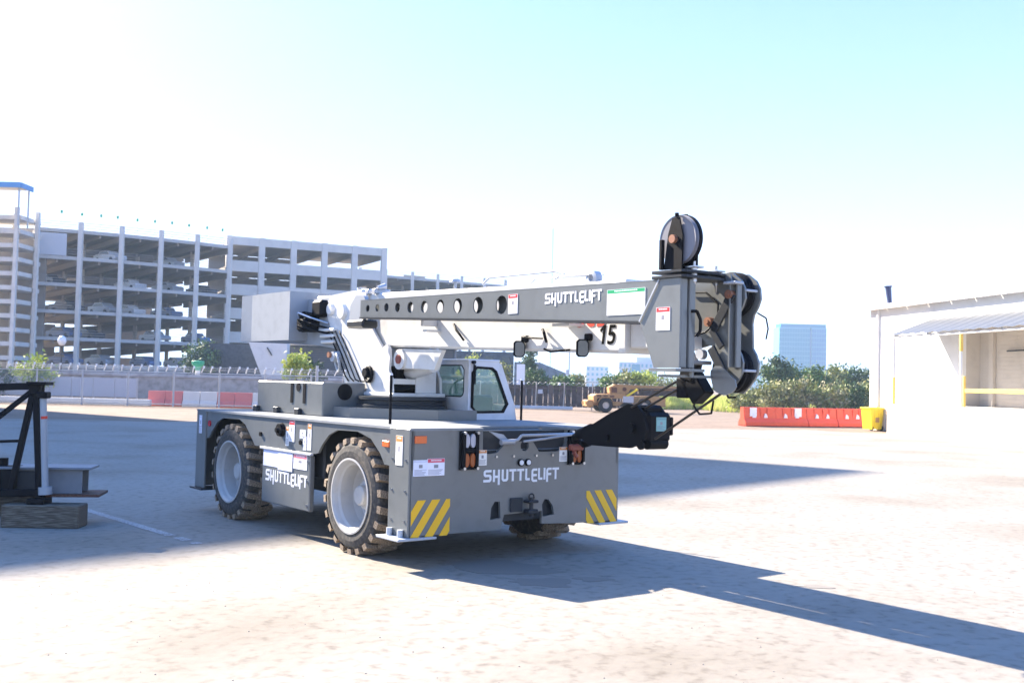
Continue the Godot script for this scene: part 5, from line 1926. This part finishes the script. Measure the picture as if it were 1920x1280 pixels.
func tractor():
	var t := thing("yellow_crane", "small faded yellow mobile crane parked before the dark fence", "mobile crane", Vector3(6.75, 0, -64.5), .12)
	var st := mb()
	box(st, Vector3(-1.6, .4, -.8), Vector3(2.5, .62, .8), .03)
	prism(st, P2([-1.9, .55, -1.75, .55, -1.7, .85, .05, .85, .05, 1.05, -.3, 1.12, -1.75, 1.08, -1.95, .95]), Vector3(0, 0, .85), RX, Y, 1.7)
	prism(st, P2([.35, .5, 2.5, .5, 2.5, .95, 1.9, 1.02, .35, .98]), Vector3(0, 0, .7), RX, Y, 1.4)
	obj("body", st, M.plant_yellow, t)
	st = mb()
	box(st, Vector3(-2.3, .3, -.75), Vector3(-1.9, .72, .75), .06)
	for z in [-.5, .5]:
		cyl(st, Vector3(-2.3, .55, z), Vector3(-2.36, .55, z), .1, -1, 12)
	obj("bumper", st, M.plant_yellow, t)
	for x in [-1.2, 1.15]:
		for s in [-1, 1]:
			st = mb()
			lathe(st, [Vector2(.2, -.15), Vector2(.4, -.15), Vector2(.43, -.1), Vector2(.43, .1), Vector2(.4, .15), Vector2(.2, .15)], Vector3(x, .43, s * .85), Vector3(0, 0, 1), 24)
			var ty := obj("wheel", st, M.rubber, t)
			st = mb()
			for k in [-1, 1]:
				lathe(st, [Vector2(.21, k * .12), Vector2(.16, k * .08), Vector2(.07, k * .1), Vector2(0, k * .13)], Vector3(x, .43, s * .85), Vector3(0, 0, 1), 16)
			obj("rim", st, M.tan_wall, ty)
	st = mb()
	for x in [-1.2, 1.15]:
		for i in 6:
			var a0 := PI * (.12 + .76 * i / 6.0)
			var a1 := PI * (.12 + .76 * (i + 1) / 6.0)
			var c := Vector3(x, .43, .85)
			bar(st, c + Vector3(cos(a0), sin(a0), 0) * .5, c + Vector3(cos(a1), sin(a1), 0) * .5, .3, .03)
	obj("mudguard", st, M.plant_yellow, t)
	st = mb()
	for x in [-1.6, -1.2, -.8]:
		box(st, Vector3(x - .13, .9, .853), Vector3(x + .13, 1.02, .86), .0)
	obj("hood_grille", st, M.rusty, t)
	st = mb()
	prism(st, P2([-.85, 1.15, -.05, 1.1, .3, 1.2, .45, 1.45, .2, 1.66, -.5, 1.68, -.9, 1.5]), Vector3(0, 0, .35), RX, Y, .7)
	cyl(st, Vector3(-.1, .85, 0), Vector3(-.1, 1.2, 0), .45, .4, 18)
	obj("turret", st, M.plant_yellow, t)
	st = mb()
	box(st, Vector3(-.75, 1.2, .352), Vector3(-.4, 1.5, .36), .0)
	cyl(st, Vector3(.05, 1.4, .35), Vector3(.05, 1.4, .42), .12, -1, 14)
	obj("turret_opening", st, M.rusty, t)
	st = mb()
	bar(st, Vector3(-.6, 1.56, .0), Vector3(3.4, 1.5, .0), .36, .26, .02)
	obj("boom", st, M.plant_yellow, t)
	st = mb()
	for i in 8:
		bar(st, Vector3(.9 + i * .32, 1.08, .3), Vector3(.9 + (i + 1) * .32, 1.46 if i % 2 == 0 else 1.08, .3), .04, .05)
	bar(st, Vector3(.8, 1.06, .3), Vector3(3.6, 1.06, .3), .06, .06)
	bar(st, Vector3(.8, 1.46, .3), Vector3(3.6, 1.46, .3), .06, .06)
	box(st, Vector3(1.0, 1.06, -.2), Vector3(3.5, 1.42, .1), .03)
	obj("stowed_jib", st, M.fence_slat, t)
	st = mb()
	bar(st, Vector3(.1, .95, .5), Vector3(.85, 1.42, .42), .12, .12, .02)
	obj("lift_cylinder", st, M.bin_yellow, t)
	st = mb()
	box(st, Vector3(-.15, .6, .86), Vector3(.5, .98, .9), .01)
	obj("side_cover", st, M.pale_grey, t)
	st = mb()
	prism(st, P2([-.35, .38, .55, .38, .35, .6, -.1, .62]), Vector3(0, 0, .92), RX, Y, .05)
	obj("step_well", st, M.black, t)
	st = mb()
	cyl(st, Vector3(.3, 1.6, .1), Vector3(.3, 1.85, .1), .03, -1, 6)
	obj("exhaust", st, M.fence_slat, t)
	st = mb()
	box(st, Vector3(-1.0, 1.08, -.75), Vector3(-.5, 1.5, -.45), .04)
	obj("operator_seat", st, M.fence_slat, t)

func link_fence():
	var t := thing("wire_fence", "chain link fence topped with angled barbed wire arms at the left", "fence", Vector3(-18, 0, -54))
	var x0 := -13.0
	var x1 := 12.5
	var st := mb()
	var n := int((x1 - x0) / 2.2)
	for i in n + 1:
		st = mb()
		var x := x0 + (x1 - x0) * i / n
		cyl(st, Vector3(x, 0, 0), Vector3(x, 1.8, 0), .05, -1, 8)
		obj("fence_post", st, M.galv, t)
	st = mb()
	for y in [1.72, .12]:
		cyl(st, Vector3(x0, y, .0), Vector3(x1, y, 0), .03, -1, 6)
	obj("rail", st, M.galv, t)
	var m := int((x1 - x0) / .45)
	for i in m:
		st = mb()
		var x := x0 + .45 * i
		var k := .5 + .5 * sin(i * 1.7)
		bar(st, Vector3(x, 1.78, 0), Vector3(x + .06 + .07 * k, 2.0, .14), .05, .03)
		box(st, Vector3(x + .05 + .07 * k, 1.98, .12), Vector3(x + .13 + .07 * k, 2.08 + .03 * k, .17), .01)
		obj("barbed_arm", st, M.lamp_glass, t)
	st = mb()
	for k in 3:
		var pts := []
		for i in 60:
			pts.append(Vector3(x0 + (x1 - x0) * i / 59.0, 1.86 + k * .08 + .015 * sin(i * 1.9 + k), .05 + k * .045))
		tube(st, pts, .009, 4)
	obj("barbed_wire", st, M.galv, t)
	st = mb()
	for i in n:
		var xa := x0 + (x1 - x0) * i / n + .06
		var xb := x0 + (x1 - x0) * (i + 1) / n - .06
		quad(st, Vector3(xa, .13, .04), Vector3(xb, .13, .04), Vector3(xb, 1.71, .04), Vector3(xa, 1.71, .04))
	obj("mesh", st, M.chain_link, t)

func dark_fence():
	var t := thing("slatted_fence", "weathered dark slatted fence with wire on top behind the yellow crane", "fence", Vector3(0, 0, -68.5), -.08)
	var st := mb()
	var i := 0
	var x := -11.0
	while x < 9.4:
		st = mb()
		var w := rng.randf_range(.3, .42)
		var h := 1.52 + rng.randf_range(-.03, .03)
		box(st, Vector3(x, .16, rng.randf_range(-.02, .02)), Vector3(x + w - .03, h, .05), .0)
		obj("slat", st, M.fence_slat if (i * 7) % 5 < 3 else M.fence_slat_b, t)
		x += w
		i += 1
	for k in 12:
		st = mb()
		var px := -11.0 + k * 1.8
		cyl(st, Vector3(px, 0, .1), Vector3(px + .05, 1.72, .1), .045, -1, 6)
		obj("fence_post", st, M.tan_wall, t)
	st = mb()
	for y in [.3, 1.3]:
		box(st, Vector3(-11, y, .03), Vector3(9.4, y + .06, .1), .0)
	obj("rail", st, M.fence_slat_b, t)
	st = mb()
	var pts := []
	for k in 320:
		var a := k * .7
		pts.append(Vector3(-11 + 20.4 * k / 320.0, 1.65 + .07 * cos(a * 1.6), .05 + .07 * sin(a * 1.6)))
	tube(st, pts, .012, 4)
	obj("wire_coil", st, M.galv, t)
	st = mb()
	box(st, Vector3(-11, 1.76, -.1), Vector3(9.4, 1.79, -.06), .0)
	obj("top_wire", st, M.dark_paint, t)
	st = mb()
	box(st, Vector3(-11, 0, .1), Vector3(4.0, .2, .25), .02)
	obj("base_kerb", st, M.white_wall, t)
	st = mb()
	box(st, Vector3(1.75, .98, .06), Vector3(2.05, 1.25, .08), .0)
	obj("fence_notice", st, M.far_wall, t)
	st = mb()
	cyl(st, Vector3(3.1, 1.55, .2), Vector3(3.15, 1.7, .2), .1, .08, 8)
	obj("floodlight", st, M.lamp_glass, t)

func trees():
	var olive := [lin(.13, .14, .045), lin(.17, .17, .06), lin(.1, .11, .04), lin(.2, .19, .09)]
	var green := [lin(.06, .11, .025), lin(.09, .14, .04), lin(.045, .08, .02)]
	var dark := [lin(.035, .065, .025), lin(.05, .085, .03), lin(.03, .05, .022)]
	var brown := [lin(.15, .145, .075), lin(.13, .145, .05), lin(.19, .17, .1), lin(.11, .125, .04)]
	var bright := [lin(.2, .24, .05), lin(.26, .28, .07), lin(.15, .19, .04)]
	for pal in [olive, green, dark, brown, bright]:
		for i in pal.size(): pal[i] = pal[i].srgb_to_linear() * 1.7
	# left edge, behind the wire fence
	plant("bush", "yellow green bush at the left edge behind the black frame", "bush", Vector3(-27.0, 0, -60.5), 2.6, Vector3(1.5, 1.2, 1.2), 26, 60, .16, bright, "", .08)
	plant("bush", "grey green bush cut by the left edge of the picture", "bush", Vector3(-29.2, 0, -60), 2.1, Vector3(1.4, 1.0, 1.1), 22, 60, .15, dark, "", .08)
	plant("tree", "dark rounded tree in front of the garage end block", "tree", Vector3(-32.5, 0, -112), 5.4, Vector3(2.5, 2.2, 2.2), 40, 70, .26, dark, "", .16)
	plant("tree", "small yellow leaved tree in front of the dark louvred hall", "tree", Vector3(-12.1, 0, -60), 3.3, Vector3(.75, 1.15, .75), 22, 60, .14, bright, "", .07, .35)
	plant("bush", "dark shrub behind the small yellow leaved tree", "bush", Vector3(-11.5, 0, -62), 2.7, Vector3(.7, .9, .7), 16, 60, .14, dark, "", .06)
	# behind the cab
	plant("tree", "yellow green treetop showing above the cab roof", "tree", Vector3(-3.2, 0, -80), 3.9, Vector3(1.0, 1.1, 1.0), 18, 60, .16, bright, "", .08)
	plant("tree", "slim yellow green tree beside the right edge of the cab", "tree", Vector3(-.9, 0, -80), 3.7, Vector3(.8, 1.5, .8), 22, 60, .16, olive, "", .08)
	plant("tree", "dark green tree right of the white notice board", "tree", Vector3(2.0, 0, -84), 2.9, Vector3(1.3, 1.0, 1.1), 24, 70, .18, dark, "", .1)
	plant("tree", "tall narrow dark tree behind the notice board", "tree", Vector3(1.6, 0, -92), 5.2, Vector3(.6, 1.9, .6), 20, 60, .18, dark, "", .08)
	plant("tree", "mid green tree over the middle of the dark fence", "tree", Vector3(3.8, 0, -82), 2.6, Vector3(1.3, .9, 1.1), 22, 60, .18, green, "", .1)
	plant("tree", "light olive tree left of the pale narrow block", "tree", Vector3(5.2, 0, -84), 2.5, Vector3(.8, .8, .9), 16, 60, .17, olive, "", .1)
	plant("tree", "green tree behind the left part of the yellow crane", "tree", Vector3(7.3, 0, -80), 2.8, Vector3(1.2, 1.1, 1.1), 26, 70, .17, green, "", .1)
	plant("tree", "round green tree in the middle behind the yellow crane", "tree", Vector3(8.6, 0, -80), 2.9, Vector3(1.1, 1.2, 1.0), 26, 70, .17, olive, "", .1)
	plant("tree", "rounded bright yellow tree behind the yellow crane boom", "tree", Vector3(9.9, 0, -80), 3.0, Vector3(1.2, 1.3, 1.1), 30, 80, .17, bright, "", .1)
	# right of the boom head
	plant("tree", "taller dark tree in front of the glass tower", "tree", Vector3(20.6, 0, -82), 4.3, Vector3(1.6, 1.5, 1.3), 34, 80, .2, dark, "trees below the glass tower", .12)
	plant("tree", "round dark green tree right of the taller one", "tree", Vector3(23.6, 0, -83), 3.4, Vector3(1.9, 1.2, 1.4), 34, 80, .2, green, "trees below the glass tower", .12)
	plant("tree", "grey green tree beside the warehouse edge", "tree", Vector3(29.3, 0, -92), 4.2, Vector3(2.2, 1.8, 1.6), 36, 80, .22, dark, "trees below the glass tower", .14)
	plant("tree", "olive tree between the round tree and the warehouse tree", "tree", Vector3(27.2, 0, -90), 3.7, Vector3(1.5, 1.6, 1.3), 30, 80, .2, olive, "trees below the glass tower", .12)
	plant("tree", "leafy olive tree just behind the boom head", "tree", Vector3(18.2, 0, -88), 3.2, Vector3(1.6, 1.2, 1.2), 32, 80, .18, olive, "", .1)
	var bl := ["feathery brown green shrub behind the left end of the orange barriers", "tall dry shrub behind the second orange barrier", "dense brown shrub behind the middle of the orange barriers", "broad dry shrub behind the third orange barrier", "dark leafy shrub behind the last orange barrier", "pale tufted shrub against the warehouse edge"]
	var bp := [[15.9, -71, 1.7, olive], [17.0, -68, 2.2, olive], [18.4, -68, 2.4, brown], [20.3, -68, 2.3, brown], [22.0, -69, 2.2, dark], [23.6, -70, 2.3, olive]]
	for i in 6:
		var q = bp[i]
		plant("shrub", bl[i], "shrub", Vector3(q[0], 0, q[1]), q[2], Vector3(1.35, q[2] * .5, 1.0), 44, 60, .15, q[3], "shrubs behind the orange barriers", .05, .32, .8)
	plant("shrub", "reddish dry shrub left of the boom head above the grass", "shrub", Vector3(12.6, 0, -90), 2.7, Vector3(1.6, 1.2, 1.2), 34, 50, .14, brown, "", .05, .3, .6)
	plant("shrub", "green shrub below the boom head behind the tall grass", "shrub", Vector3(14.8, 0, -92), 2.5, Vector3(1.8, 1.1, 1.2), 34, 60, .15, olive, "", .05, .3, .6)
	# tall grass strip
	var st := mb()
	for k in 7:
		var a := TAU * k / 7.0
		var lean := Vector3(cos(a) * .28, 1.0, sin(a) * .28) * (.7 + .3 * (k % 3) / 2.0)
		var side := Vector3(-sin(a), 0, cos(a)) * .025
		tri(st, -side + Vector3(cos(a), 0, sin(a)) * .04, side + Vector3(cos(a), 0, sin(a)) * .04, lean)
	st.generate_normals()
	var gm := mat("grass_blades", Color(1, 1, 1), .8)
	gm.vertex_color_use_as_albedo = true
	gm.cull_mode = BaseMaterial3D.CULL_DISABLED
	gm.backlight_enabled = true
	gm.backlight = lin(.3, .34, .08)
	var mm := MultiMesh.new()
	mm.transform_format = MultiMesh.TRANSFORM_3D
	mm.use_colors = true
	mm.mesh = st.commit()
	var n := 20000
	mm.instance_count = n
	var cols := [lin(.16, .2, .045), lin(.22, .23, .07), lin(.3, .27, .12), lin(.12, .17, .04), lin(.36, .31, .17)]
	for i in n:
		var u := rng.randf()
		var v := pow(rng.randf(), 1.3)
		var x := lerpf(9.5, 30.0, u)
		var z := -75.5 - (x - 9.5) * .55 + sin(x * 1.3) * .4 - v * 9.0
		if rng.randf() < .3 and x > 14.0: z += rng.randf_range(0, 7.0)
		var s := rng.randf_range(.6, 1.15) * (1.0 if v > .08 else .6)
		mm.set_instance_transform(i, Transform3D(Basis(Vector3.UP, rng.randf() * TAU).scaled(Vector3(s, s, s)), Vector3(x, 0, z)))
		var c: Color = cols[(rng.randi() % 3) if v < .5 else (2 + rng.randi() % 3)]
		c = c.srgb_to_linear() * rng.randf_range(2.0, 2.8)
		mm.set_instance_color(i, c)
	var mi := MultiMeshInstance3D.new()
	mi.multimesh = mm
	mi.material_override = gm
	mi.name = "tall_grass"
	add_child(mi)
	tag(mi, "strip of tall yellow green grass behind the yard", "grass", "", "stuff")
